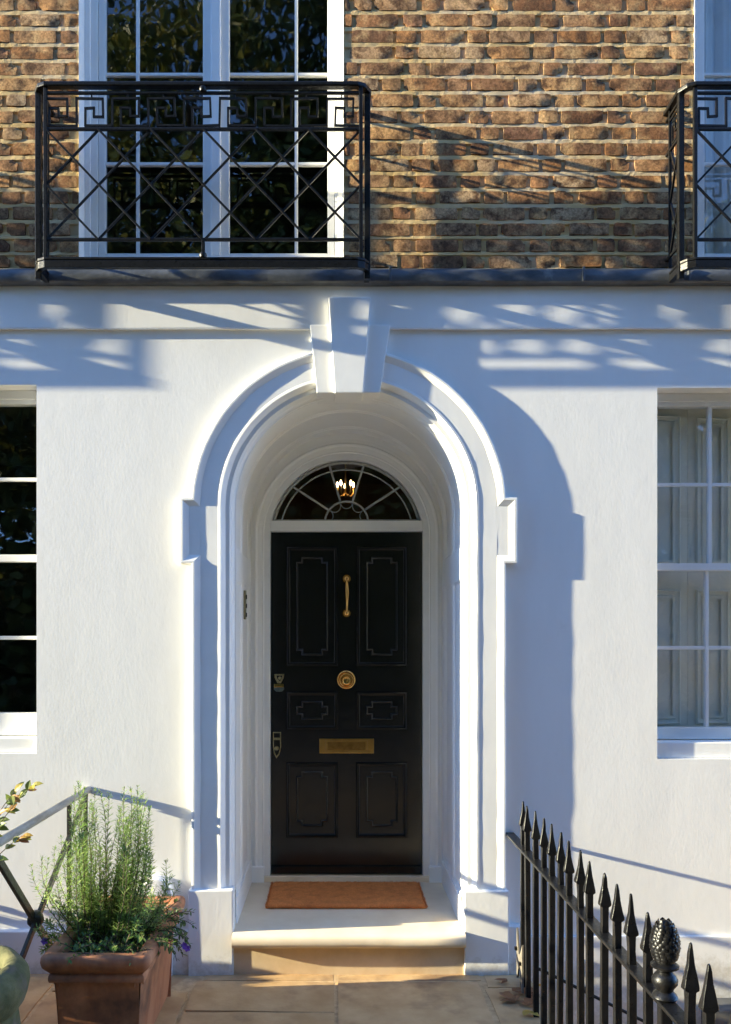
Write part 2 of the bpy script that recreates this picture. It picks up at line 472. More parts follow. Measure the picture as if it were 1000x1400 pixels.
w.build('stucco_wall', M['stucco'], house, weld=True)
# --- frieze band under the string course, and the wall plinth
fb = MB()
FBY = -.022
for (xa, xb) in ((XL, -.030), (.160, XR)):
    n = int((xb-xa)/.25); prof = [(0,3.221),(FBY+.002,3.218),(FBY,3.226),(FBY,3.452)]
    vs = []; 
    for i in range(n+1):
        x = xa+(xb-xa)*i/n; dz = .0035*noise.noise(Vector((x*2.3,0,0)))
        vs += [(x, y_, z_+(dz if k < 3 else 0)) for k, (y_, z_) in enumerate(prof)]
    fb.add(vs, [(4*i+k, 4*i+4+k, 4*i+5+k, 4*i+1+k) for i in range(n) for k in range(3)])
fb.add([(-.030,FBY,3.33),(.160,FBY,3.33),(.160,FBY,3.452),(-.030,FBY,3.452)], [(0,1,2,3)])
fb.build('frieze_band', M['stucco'], house)
pl = MB()
pl.box(XL, XC-.80, -.045, .05, -.03, .205); pl.build('wall_plinth', M['stucco'], house, bevel=.006, wob=.002)
pl = MB()
pl.box(XC+.795, XC+.795+.09, -.05, .05, -.03, .232); pl.box(XC+.795+.09, XR, -.018, .05, -.6, .172); pl.build('wall_plinth', M['stucco'], house, bevel=.006, wob=.002)
# small rounded white pier behind the planter
pr = MB(); poly = [(-.975,-.02)] + [(-.895-.08*math.cos(a), .395+.08*math.sin(a)) for a in [math.pi*i/10 for i in range(11)]] + [(-.815,-.02)]
pr.prism(poly, -.075, .02); pr.build('pier', M['stucco'], house, bevel=.012, smooth=50)
# --- lead covered string course
sc = MB(); n = 60; prof = [(.02,3.432),(-.058,3.432),(-.068,3.440),(-.072,3.462),(-.068,3.492),(-.055,3.507),(.02,3.532)]
vs = []
for i in range(n+1):
    x = XL+(XR-XL)*i/n
    for k, (y_, z_) in enumerate(prof):
        d = noise.noise(Vector((x*5, k*.7, 3)))*.004
        vs.append((x, y_+(d if 0 < k < 6 else 0), z_+noise.noise(Vector((x*3.1, k, 9)))*.003))
sc.add(vs, [(7*i+k, 7*i+7+k, 7*i+8+k, 7*i+1+k) for i in range(n) for k in range(6)])
string = sc.build('string_course', M['lead'], house, smooth=35)
for x in (-4.1,-2.6,-1.462,.262,1.22,1.74,3.3):
    MB().ribbon([(x,-.076,3.47),(x+.012,-.076,3.47)], .010, .072).build('lead_lap', M['lead'], string, bevel=.003, wob=.004, wscale=30)

# --- door surround
Yof = lambda v: -v
def smap(a, b, v): return (a, -v, b)
def arch_path(r, zc, z0, n=44):
    return [(XC-r, z0)] + [(XC-r, z0+(zc-z0)*t/20) for t in range(1,20)] + [(XC-r*math.cos(math.pi*i/n), zc+r*math.sin(math.pi*i/n)) for i in range(n+1)] + [(XC+r, z0+(zc-z0)*t/20) for t in range(19,0,-1)] + [(XC+r, z0)]
ZC = 2.33
LIP, FA, BEAD = .0395, .0265, .0289
sur = MB()
sur.sweep(arch_path(.576, ZC, .40), [(0,-.09),(.001,-.062),(.010,-.054),(.014,-.044),(.015,-.038),(.026,-.024),(.038,-.006),(.046,.002),(.049,.008),(.060,.0225),(.066,.0295),(.069,BEAD),(.075,BEAD),(.0775,FA),(.10,FA),(.166,FA)], smap)
surround = sur.build('door_surround', M['white_trim'], house, wob=.0013, wscale=11, smooth=22)
# outer raised lip with ears at the springing
xe = .841; xo = .784; zt = 2.371; zb = 2.043
xa_ = math.sqrt(xo*xo - (zt-ZC)**2)
a_s = math.asin((zt-ZC)/xo)
arc = [(XC-xo*math.cos(a_s+(math.pi-2*a_s)*i/44), ZC+xo*math.sin(a_s+(math.pi-2*a_s)*i/44)) for i in range(45)]
lip_path = [(XC-xo,.40)] + [(XC-xo,.40+(zb-.40)*t/16) for t in range(1,16)] + [(XC-xo,zb),(XC-xe,zb),(XC-xe,(zb+zt)/2),(XC-xe,zt)] + arc + [(XC+xe,zt),(XC+xe,(zb+zt)/2),(XC+xe,zb),(XC+xo,zb)] + [(XC+xo,.40+(zb-.40)*t/16) for t in range(15,0,-1)] + [(XC+xo,.40)]
lip = MB().sweep(lip_path, [(0,-.004),(0,LIP-.003),(-.003,LIP),(-.013,LIP),(-.017,LIP-.003),(-.034,FA+.004),(-.0425,FA-.0005),(-.0435,FA-.003)], smap)
lip.build('outer_moulding', M['white_trim'], surround, wob=.0016, wscale=12, smooth=22)
for s in (-1, 1):
    e = MB(); xa, xb = sorted((XC+s*(.576+.166), XC+s*(xe-.040)))
    e.add([(xa,-FA,zb+.040),(xb,-FA,zb+.040),(xb,-FA,zt-.040),(xa,-FA,zt-.040)], [(0,1,2,3)])
    e.build('ear_panel', M['white_trim'], surround)
    b = MB(); xa, xb = sorted((XC+s*.797, XC+s*.574))
    b.box(xa, xb, -.058, .03, -.02, .415 if s < 0 else .41)
    b.build('plinth_block', M['stucco'], surround, bevel=.007, wob=.004, wscale=7, seg=3)
# keystone: wings and centre
ky = MB(); ky.prism([(-.131,3.232),(-.098,2.892),(.218,2.892),(.270,3.232)], -.044, .16)
ky.build('keystone_wing', M['white_trim'], surround, bevel=.004, wob=.0015)
kc = MB(); kc.prism([(-.038,3.362),(-.008,2.886),(.134,2.886),(.172,3.362)], -.064, .10)
kc.build('keystone', M['white_trim'], surround, bevel=.005, wob=.0015)

# --- panelled reveal (tunnel)
path = []; rec = []
pb, pt, ub = .36, 1.97, 2.13
for z, r_ in ((.12,0),(pb,0),(pb+.014,1),(1.0,1),(1.5,1),(pt-.014,1),(pt,0),(ub,0),(ub+.014,1)): path.append((XC-.576, z)); rec.append(r_)
nn = 48
for i in range(nn+1): path.append((XC-.576*math.cos(math.pi*i/nn), ZC+.576*math.sin(math.pi*i/nn))); rec.append(1)
for z, r_ in ((ub+.014,1),(ub,0),(pt,0),(pt-.014,1),(1.5,1),(1.0,1),(pb+.014,1),(pb,0),(.12,0)): path.append((XC+.576, z)); rec.append(r_)
yn = [(.060,0),(.085,0),(.088,.35),(.103,.55),(.106,1),(.345,1),(.348,.55),(.362,.35),(.365,0),(.425,0),(.428,.35),(.443,.55),(.446,1),(.70,1),(.703,.55),(.718,.35),(.721,0),(.84,0)]
rv = MB(); vs = []
for i, p in enumerate(path):
    if i == 0 or i == len(path)-1: nrm = Vector((-1 if i == 0 else 1, 0))
    else:
        d = (Vector(path[i+1]) - Vector(path[i-1])).normalized(); nrm = Vector((-d.y, d.x))
    for (y_, k) in yn:
        dd = rec[i]*k*.009
        vs.append((p[0]+nrm.x*dd, y_, p[1]+nrm.y*dd))
m_ = len(yn)
rv.add(vs, [(m_*i+k, m_*i+m_+k, m_*i+m_+1+k, m_*i+1+k) for i in range(len(path)-1) for k in range(m_-1)])
reveal = rv.build('door_reveal', M['reveal'], house, smooth=20)
MB().box(XC-.578, XC-.568, .07, .80, .20, .345).build('skirting', M['reveal'], reveal, bevel=.003)
MB().box(XC+.568, XC+.578, .07, .80, .20, .345).build('skirting', M['reveal'], reveal, bevel=.003)
# bell push plate
bp = MB().box(XC-.578, XC-.566, .435, .485, 1.775, 1.935).build('bell_plate', M['dull_brass'], house, bevel=.002)
for z in (1.80,1.85,1.90): MB().box(XC-.568, XC-.561, .448, .472, z-.012, z+.012).build('bell_button', M['iron'], bp, bevel=.002)
# --- back wall of the porch, door frame
DZ = 2.287
bw = MB(); pts = []
n = 40
inner = [(XC-.48,.15)] + [(XC-.48*math.cos(math.pi*i/n), DZ+.48*math.sin(math.pi*i/n)) for i in range(n+1)] + [(XC+.48,.15)]
outer = [(XC-.66,.15)] + [(XC-.66*math.cos(math.pi*i/n), ZC+.66*math.sin(math.pi*i/n)) for i in range(n+1)] + [(XC+.66,.15)]
k = len(inner)
bw.add([(a,.832,b) for a, b in inner]+[(a,.832,b) for a, b in outer], [(i, i+1, i+1+k, i+k) for i in range(k-1)])
bw.build('porch_back_wall', M['reveal'], house)
fmap = lambda a, b, v: (a, .832-v, b)
fr = MB().sweep(arch_path(.496, DZ, .205), [(0,-.01),(0,.014),(.004,.017),(.009,.017),(.011,.013),(.040,.013),(.043,.016),(.050,.019),(.056,.018),(.060,.010),(.066,.006),(.085,.003),(.085,-.001)], fmap)
frame = fr.build('door_architrave', M['reveal'], house, smooth=24)
for s in (-1, 1):
    xa, xb = sorted((XC+s*.494, XC+s*.577)); MB().box(xa, xb, .794, .83, .205, .30).build('plinth_block', M['reveal'], frame, bevel=.003)
df = MB().sweep(arch_path(.459, DZ, .205), [(0,-.085),(0,.004),(.004,.008),(.037,.008),(.037,-.02)], fmap)
doorframe = df.build('door_frame', M['white_wood'], house, smooth=24)
MB().box(XC-.459, XC+.459, .815, .905, 2.313, 2.377).build('transom', M['white_wood'], doorframe, bevel=.004)
MB().box(XC-.50, XC+.50, .80, .93, .19, .241).build('door_sill', M['stone_step'], house, bevel=.006)
# --- the door
YD = .852
dx = lambda px: PX(px, YD)
dz = lambda py: PZ(py, YD)
door = MB().box(XC-.456, XC+.456, YD, YD+.05, .243, 2.311).build('front_door', M['door_black'], house, bevel=.002)
dmap = lambda a, b, v: (a, YD-v, b)
def ccw(x0, x1, z0, z1): return [(x0,z0),(x0,z1),(x1,z1),(x1,z0)]
cols = [((391.5,462.5),(406.5,447.5)), ((487,557),(502,542.5))]
rows = [((747,911),(763,895),7,6.5), ((945.5,998),(960,983),7,6.5), ((1042,1145.5),(1056,1129),7,6.5)]
for (ox, ix) in cols:
    for (oz, iz, nx_, nz_) in rows:
        X0, X1, Z0, Z1 = dx(ox[0]), dx(ox[1]), dz(oz[1]), dz(oz[0])
        mo = MB().sweep(ccw(X0,X1,Z0,Z1), [(0,-.001),(-.0015,.007),(-.005,.012),(-.010,.0135),(-.014,.012),(-.017,.0075),(-.019,.007),(-.023,.0045),(-.026,-.001)], dmap, True)
        mo.build('panel_moulding', M['door_black'], door, smooth=30)
        a0, a1, b0, b1 = dx(ix[0]), dx(ix[1]), dz(iz[1]), dz(iz[0])
        u, v = nx_*.00442, nz_*.00442
        pth = [(a0,b0+v),(a0,b1-v),(a0+u,b1-v),(a0+u,b1),(a1-u,b1),(a1-u,b1-v),(a1,b1-v),(a1,b0+v),(a1-u,b0+v),(a1-u,b0),(a0+u,b0),(a0+u,b0+v)]
        MB().sweep(pth, [(.0075,-.001),(.0065,.005),(.0035,.0085),(0,.0098),(-.0035,.0085),(-.0065,.005),(-.0075,-.001)], dmap, True).build('notched_bead', M['door_black'], door, smooth=30)
MB().box(XC-.452, XC+.452, YD-.018, YD+.002, .248, .296).build('weather_board', M['door_black'], door, bevel=.006)
# letter plate
lp = MB().box(dx(437), dx(511.5), YD-.006, YD+.002, dz(1030), dz(1010)).build('letter_plate', M['old_brass'], door, bevel=.002)
MB().sweep(ccw(dx(446),dx(502),dz(1026.5),dz(1013.5)), [(.006,.004),(.005,.010),(.001,.010),(.0,.004)], dmap, True).build('flap_rim', M['old_brass'], lp)
MB().box(dx(448), dx(500), YD-.0075, YD-.004, dz(1025.5), dz(1014.5)).build('letter_flap', M['flap_brass'], lp, bevel=.001)
# centre knob
kx, kz = dx(473.7), dz(929.5)
knob = MB().lathe([(.055,0),(.055,.006),(.050,.010),(.046,.010),(.044,.007),(.030,.007),(.022,.02),(.021,.034),(.034,.044),(.042,.056),(.041,.064),(.036,.068),(.034,.066),(.030,.066),(.027,.071),(.022,.072),(.019,.070),(.001,.071)], (kx, YD, kz), 'y', 32).build('door_knob', M['brass'], door, smooth=40)
MB().box(kx-.004, kx+.004, YD-.074, YD-.07, kz-.011, kz+.011).build('keyhole', M['old_brass'], knob, bevel=.001)
# pull handle with two roses
pull = MB(); hx = dx(474.3)
zt_, zb_ = dz(791.5), dz(838.5)
tp = []; rr = []
for i in range(15):
    t = i/14
    tp.append((hx + .002*math.sin(t*3), YD-.012-.034*math.sin(math.pi*min(1, t*1.0))**.6, zt_-.006 + (zb_+.006-zt_+.006)*t))
    rr.append(.0075 + .0048*math.sin(math.pi*min(1, t*1.5))**1 if t < .667 else .0075)
pull.tube(tp, rr, 12)
ph = pull.build('pull_handle', M['brass'], door, smooth=50)
for z_, r_ in ((zt_, .0275), (zb_, .0265)):
    MB().lathe([(r_,0),(r_,.005),(r_*.85,.010),(r_*.7,.010),(r_*.6,.016),(r_*.4,.022),(.002,.024)], (hx, YD, z_), 'y', 24).build('handle_rose', M['brass'], ph, smooth=40)
# rim lock with shield cover above, pointed latch below
sx, sz = dx(382), dz(928)
sh = MB().prism([(sx-.030,sz+.028),(sx+.030,sz+.028),(sx+.027,sz+.004),(sx+.010,sz-.027),(sx-.010,sz-.027),(sx-.027,sz+.004)], YD-.007, YD+.002).build('lock_shield', M['dull_brass'], door, bevel=.002)
MB().prism([(sx-.016,sz+.019),(sx+.019,sz+.019),(sx+.016,sz+.002),(sx+.004,sz-.016),(sx-.012,sz+.002)], YD-.009, YD-.006).build('shield_field', M['iron'], sh)
MB().lathe([(.010,0),(.010,.006),(.006,.008),(.001,.008)], (sx+.004, YD-.008, sz+.004), 'y', 16).build('lock_cylinder', M['dull_brass'], sh, smooth=40)
l2 = MB().box(sx-.031, sx+.029, YD-.010, YD+.002, sz-.052, sz-.031).build('lock_bar', M['brass'], door, bevel=.003)
MB().prism([(sx-.031,sz-.053),(sx+.029,sz-.053),(sx+.029,sz-.066),(sx+.016,sz-.078),(sx-.018,sz-.078),(sx-.031,sz-.066)], YD-.009, YD+.002).build('lock_tongue', M['slate_steel'], l2, bevel=.003)
lx, lz = dx(379.0), dz(1019)
lt = MB().prism([(lx-.024,lz+.080),(lx+.024,lz+.080),(lx+.025,lz-.010),(lx+.015,lz-.055),(lx-.004,lz-.080),(lx-.018,lz-.050),(lx-.025,lz-.010)], YD-.005, YD+.002).build('latch_plate', M['dull_brass'], door, bevel=.0015)
MB().prism([(lx-.019,lz+.074),(lx+.018,lz+.074),(lx+.018,lz+.046),(lx-.019,lz+.046)], YD-.007, YD-.004).build('latch_inset', M['iron'], lt)
MB().prism([(lx-.019,lz+.032),(lx+.018,lz+.032),(lx+.019,lz-.010),(lx+.010,lz-.048),(lx-.003,lz-.066),(lx-.014,lz-.040),(lx-.019,lz-.010)], YD-.007, YD-.004).build('latch_inset', M['iron'], lt)
MB().lathe([(.014,0),(.014,.006),(.011,.010),(.008,.008),(.001,.008)], (lx-.002, YD-.006, lz-.018), 'y', 16).build('latch_cylinder', M['dull_brass'], lt, smooth=40)

# --- fanlight
YG = .868
HZ = 2.377
def ray_len(ang, Rr):      # from hub to circle (XC,DZ) radius Rr
    c = math.cos(ang); s = math.sin(ang); h = HZ-DZ
    b = h*s
    return -b + math.sqrt(b*b - (h*h - Rr*Rr))
fan = MB()
ringp = []
for i in range(41):
    a = math.pi*i/40; d = ray_len(a, .449)
    ringp.append((XC+d*math.cos(a), YG-.004, HZ+d*math.sin(a)))
fan.tube(ringp, .011, 6); fan.bar((XC-.455,YG-.004,HZ+.006),(XC+.455,YG-.004,HZ+.006),.014)
fanlight = fan.build('fanlight', M['came'], house)
ang = [0, R(33), R(73), R(107), R(147), math.pi]
for a in ang[1:-1]:
    d0, d1 = .128, ray_len(a, .449)
    MB().bar((XC+d0*math.cos(a),YG-.006,HZ+d0*math.sin(a)),(XC+d1*math.cos(a),YG-.006,HZ+d1*math.sin(a)),.012,.016).build('glazing_bar', M['came'], fanlight)
for rad, f_ in ((.404,1),):
    pp = []
    for i in range(33):
        a = math.pi*i/32; d = ray_len(a, rad); pp.append((XC+d*math.cos(a), YG-.006, HZ+d*math.sin(a)))
    MB().tube(pp, .005, 6).build('glazing_bar', M['came'], fanlight)
MB().tube([(XC+.130*math.cos(math.pi*i/20), YG-.006, HZ+.122*math.sin(math.pi*i/20)) for i in range(21)], .007, 6).build('hub_ring', M['came'], fanlight)
for j in range(5):
    a = math.pi*(j+.5)/5; c = (XC+.122*math.cos(a), HZ+.114*math.sin(a)); t = a+math.pi
    MB().tube([(c[0]+.035*math.cos(t+k_*.2), YG-.006, c[1]+.035*math.sin(t+k_*.2)) for k_ in range(-7,8)], .0026, 5).build('hub_scallop', M['came'], fanlight)
for i in range(5):
    a0, a1 = ang[i], ang[i+1]; n = 8
    inn = [(XC+.128*math.cos(a0+(a1-a0)*k/n), HZ+.12*math.sin(a0+(a1-a0)*k/n)) for k in range(n+1)]
    out_ = []
    for k in range(n+1):
        a = a0+(a1-a0)*k/n; d = ray_len(a, .458); out_.append((XC+d*math.cos(a), HZ+d*math.sin(a)))
    y_ = YG + random.uniform(-.001,.001)
    MB().add([(p[0],y_,p[1]) for p in inn+out_], [(k,k+1,k+n+2,k+n+1) for k in range(n)]).build('pane', M['glass'], fanlight, weld=False)
MB().add([(XC,YG,HZ)]+[(XC+.128*math.cos(math.pi*i/16),YG,HZ+.12*math.sin(math.pi*i/16)) for i in range(17)], [(0,i+1,i+2) for i in range(16)]).build('pane', M['glass'], fanlight, weld=False)
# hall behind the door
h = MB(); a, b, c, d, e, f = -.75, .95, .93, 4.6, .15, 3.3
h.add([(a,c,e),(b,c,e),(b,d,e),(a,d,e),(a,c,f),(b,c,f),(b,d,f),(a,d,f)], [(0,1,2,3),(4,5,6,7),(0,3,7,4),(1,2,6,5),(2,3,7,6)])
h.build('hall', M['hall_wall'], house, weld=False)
# --- doorstep
st = MB().box(XC-.590, XC+.590, -.03, .845, .10, .208); st.build('landing', M['stone_step'], house)
ns = MB(); prof = [(.0,.130),(-.055,.134),(-.086,.138),(-.100,.146),(-.106,.164),(-.104,.188),(-.094,.202),(-.06,.2078),(-.02,.209)]
vs = []; n = 24
for i in range(n+1):
    x = XC-.5765+1.153*i/n
    for k, (y_, z_) in enumerate(prof): vs.append((x, y_+.003*noise.noise(Vector((x*3,k,0))), z_+.003*noise.noise(Vector((x*4,k,5)))))
ns.add(vs, [(9*i+k, 9*i+9+k, 9*i+10+k, 9*i+1+k) for i in range(n) for k in range(8)])
ns.build('step_nosing', M['stone_step'], house, smooth=60)
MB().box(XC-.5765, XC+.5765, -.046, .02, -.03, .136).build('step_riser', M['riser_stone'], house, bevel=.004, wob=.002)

# --- windows
def pane(x0, x1, z0, z1, y, parent):
    t = random.uniform(-.0012, .0012); u = random.uniform(-.0012, .0012)
    MB().add([(x0,y+t,z0),(x1,y-t,z0),(x1,y-t+u,z1),(x0,y+t+u,z1)], [(0,1,2,3)]).build('pane', M['glass'], parent, weld=False)
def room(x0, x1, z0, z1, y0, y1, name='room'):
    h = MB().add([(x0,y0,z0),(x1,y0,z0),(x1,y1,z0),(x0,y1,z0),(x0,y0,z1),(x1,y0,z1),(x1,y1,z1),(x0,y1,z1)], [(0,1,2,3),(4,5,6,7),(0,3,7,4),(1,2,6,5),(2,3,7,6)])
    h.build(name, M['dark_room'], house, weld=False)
def sash(W, xs, zt_, mt, mm, mb_, zb_, zr, name='sash_window'):
    """xs muntin x positions; zt_ glass top; mt/mb_ muntin heights; mm meeting rail; zb_ glass bottom; zr bottom of bottom rail"""
    x0, x1, c, d = W; y = .10
    f = MB()
    f.box(x0, x0+.036, y, y+.06, zr, d-.001); f.box(x1-.036, x1, y, y+.06, zr, d-.001)
    f.box(x0+.036, x1-.036, y+.002, y+.06, zt_, d-.001)
    f.box(x0+.036, x1-.036, y-.008, y+.012, zt_+.022, d-.001)
    win = f.build(name, M['white_wood'], house, bevel=.003)
    MB().box(x0+.036, x1-.036, y+.012, y+.062, zr, zb_).build('bottom_rail', M['white_wood'], win, bevel=.004)
    MB().box(x0+.036, x1-.036, y+.006, y+.058, mm-.019, mm+.019).build('meeting_rail', M['white_wood'], win, bevel=.004)
    MB().box(x0+.001, x1-.001, .022, y+.03, c+.001, zr-.004).build('sill', M['white_trim'], win, bevel=.006)
    for (za, zb2, yy) in ((mm+.019, zt_, y+.022), (zb_, mm-.019, y+.034)):
        zm = mt if za > mm else mb_
        off = 0 if za > mm else -.010
        xx = [x0+.036] + [v+off for v in xs] + [x1-.036]
        for v in xx[1:-1]: MB().box(v-.0095, v+.0095, yy-.012, yy+.014, za, zb2).build('glazing_bar', M['white_wood'], win, bevel=.004)
        for i in range(len(xx)-1):
            MB().box(xx[i]+(.0095 if i else 0), xx[i+1]-(.0095 if i < len(xx)-2 else 0), yy-.010, yy+.013, zm-.0095, zm+.0095).build('glazing_bar', M['white_wood'], win, bevel=.004)
            pane(xx[i], xx[i+1], zm, zb2, yy, win); pane(xx[i], xx[i+1], za, zm, yy, win)
    return win
wl = sash(LWIN, [-2.41,-2.115,-1.83], 2.878, 2.49, 2.082, 1.671, 1.283, 1.168)
wr = sash(RWIN, [1.932,2.208,2.484], 2.866, 2.463, 2.037, 1.619, 1.208, 1.146)
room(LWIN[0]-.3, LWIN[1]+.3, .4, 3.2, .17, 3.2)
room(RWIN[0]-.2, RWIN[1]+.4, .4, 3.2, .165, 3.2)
# folding shutters inside the right window
def shutter_leaf(p0, p1, z0, z1, parent):
    """upright panelled leaf from plan point p0 to p1"""
    a = Vector((p0[0], p0[1], 0)); b = Vector((p1[0], p1[1], 0)); L = (b-a).length; t = (b-a)/L; nrm = Vector((t.y, -t.x, 0))
    def mp(u, z, v): q_ = a + t*u + nrm*v; return (q_.x, q_.y, z)
    mb = MB(); T = .024
    mb.add([mp(0,z0,0),mp(L,z0,0),mp(L,z1,0),mp(0,z1,0),mp(0,z0,-T),mp(L,z0,-T),mp(L,z1,-T),mp(0,z1,-T)], [(0,1,2,3),(7,6,5,4),(0,4,5,1),(1,5,6,2),(2,6,7,3),(3,7,4,0)])
    lf = mb.build('shutter_leaf', M['shutter'], parent)
    H = (z1-z0); m = .045
    for (za, zb) in ((z0+.07, z0+.44*H), (z0+.50*H, z1-.08)):
        MB().sweep([(m,za),(m,zb),(L-m,zb),(L-m,za)], [(0,.0005),(0,.008),(-.008,.012),(-.014,.006),(-.03,.003),(-.034,.010),(-.05,.010)], mp, True).build('panel_moulding', M['shutter'], lf)
MBs = MB().box(RWIN[0]-.02, RWIN[1]+.02, .17, .40, 1.10, 1.14).build('window_board', M['shutter'], house)
shl = MB().box(RWIN[0]-.02, RWIN[1]+.02, .17, .40, 2.93, 2.97).build('shutter_head', M['shutter'], house)
shutter_leaf((1.60,.19),(1.872,.245), 1.14, 2.93, shl); shutter_leaf((1.874,.245),(2.150,.285), 1.14, 2.93, shl)
shutter_leaf((2.272,.285),(2.545,.245), 1.14, 2.93, shl); shutter_leaf((2.547,.245),(2.82,.19), 1.14, 2.93, shl)

FX0, FX1, FZ0, FZ1 = -1.296, .037, 3.53, 5.62
def french(off, curtain=False):
    y = .10
    f = MB()
    X = lambda v: v + off
    f.box(X(FX0), X(-1.232), y+.004, y+.07, FZ0, FZ1); f.box(X(-.006), X(FX1), y+.004, y+.07, FZ0, FZ1)
    f.box(X(FX0), X(FX0+.03), y-.012, y+.004, FZ0, FZ1); f.box(X(FX1-.03), X(FX1), y-.012, y+.004, FZ0, FZ1)
    f.box(X(-1.232), X(-.006), y+.006, y+.07, FZ1-.05, FZ1); f.box(X(-1.232), X(-.006), y-.015, y+.07, FZ0, 3.634)
    win = f.build('french_window', M['white_wood'], house, bevel=.004)
    r = MB()
    for xx in (X(FX0), X(FX1)):
        r.add([(xx,-.004,FZ0),(xx,-.004,FZ1),(xx,y+.07,FZ1),(xx,y+.07,FZ0)], [(0,1,2,3)])
    r.add([(X(FX0),-.004,FZ1),(X(FX1),-.004,FZ1),(X(FX1),y+.07,FZ1),(X(FX0),y+.07,FZ1)], [(0,1,2,3)])
    r.build('window_reveal', M['white_trim'], win, weld=False)
    MB().box(X(FX0), X(FX1), -.03, y+.05, FZ0-.03, FZ0-.001).build('sill', M['white_trim'], win, bevel=.004)
    for (xa, xb, mun) in ((-1.230,-.624,-1.030), (-.620,-.008,-.2075)):
        lf = MB()
        s0, s1 = (.035, .066) if mun < -.6 else (.066, .037)
        lf.box(X(xa), X(xa+s0), y+.012, y+.052, 3.635, FZ1-.05); lf.box(X(xb-s1), X(xb), y+.012, y+.052, 3.635, FZ1-.05)
        lf.box(X(xa+s0), X(xb-s1), y+.013, y+.051, 3.636, 3.660); lf.box(X(xa+s0), X(xb-s1), y+.013, y+.051, FZ1-.09, FZ1-.05)
        leaf = lf.build('casement_leaf', M['white_wood'], win, bevel=.004)
        MB().box(X(mun-.0085), X(mun+.0085), y+.022, y+.044, 3.66, FZ1-.09).build('glazing_bar', M['white_wood'], win, bevel=.004)
        zz = [3.66, 4.129, 4.593, 5.06, FZ1-.09]
        for i, (p0, p1) in enumerate(((xa+s0, mun-.0085), (mun+.0085, xb-s1))):
            for k in range(4):
                pane(X(p0), X(p1), zz[k], zz[k+1], y+.036, win)
                if k: MB().box(X(p0), X(p1), y+.023, y+.043, zz[k]-.0085, zz[k]+.0085).build('glazing_bar', M['white_wood'], win, bevel=.004)
    # moulded cover strip where the leaves meet
    MB().box(X(-.648), X(-.596), y-.006, y+.0115, 3.637, FZ1-.051).build('meeting_strip', M['white_wood'], win, bevel=.007)
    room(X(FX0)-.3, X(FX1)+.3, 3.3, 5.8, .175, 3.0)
    if curtain:
        cu = MB(); nx = 120; vs = []
        for i in range(nx+1):
            x = X(FX0+.06) + (FX1-FX0-.12)*i/nx; yy = .215 + .016*math.sin(i*.55) + .008*math.sin(i*1.31+1)
            vs += [(x, yy, 3.56), (x, yy, FZ1-.03)]
        cu.add(vs, [(2*i, 2*i+2, 2*i+3, 2*i+1) for i in range(nx)])
        set_props(cu.build('net_curtain', M['cloth'], None, weld=False, smooth=60), 'pale gathered curtain behind the upper right window', 'curtain')
    return win
for off in (-3.1, 0, 3.1): french(off, off > 1)

# --- brick wall
mort = MB()
gx, gz = .022, .02
wins = [(FX0+o, FX1+o) for o in (-3.1, 0, 3.1)]
def mortar_patch(xa, xb, za, zb, sx, sz):
    nx = max(1, int((xb-xa)/sx)); nz = max(1, int((zb-za)/sz)); vs = []
    for j in range(nz+1):
        for i in range(nx+1):
            x = xa+(xb-xa)*i/nx; z = za+(zb-za)*j/nz
            ph = ((z - BZ0 - .02) % CH) / CH; ph = min(ph, 1-ph)          # 0 on a bed joint, .5 mid brick
            yy = (.0003 if ph < .16 else .0080) + .0022*noise.noise(Vector((x*14, z*14, 0))) + .0014*noise.noise(Vector((x*45, z*45, 4)))
            vs.append((x, yy, z))
    mort.add(vs, [(j*(nx+1)+i, j*(nx+1)+i+1, (j+1)*(nx+1)+i+1, (j+1)*(nx+1)+i) for j in range(nz) for i in range(nx)])
BZ0, BZ1 = 3.505, 7.2
CH = .081; BH = .0635; SL, HL, J = .211, .097, .016
edges = [XL] + [v for w_ in wins for v in w_] + [XR]
spans = [(edges[i], edges[i+1]) for i in range(0, len(edges), 2)]
for (a, b) in spans:
    vis = b > -1.9 and a < 2.2
    mortar_patch(a, b, BZ0, 5.1, .018 if vis else .15, .00675 if vis else .15)
    mortar_patch(a, b, 5.1, FZ1, .15, .15)
mortar_patch(XL, XR, FZ1, BZ1, .3, .3)
brickwall = mort.build('brick_wall', M['mortar'], house, weld=False)
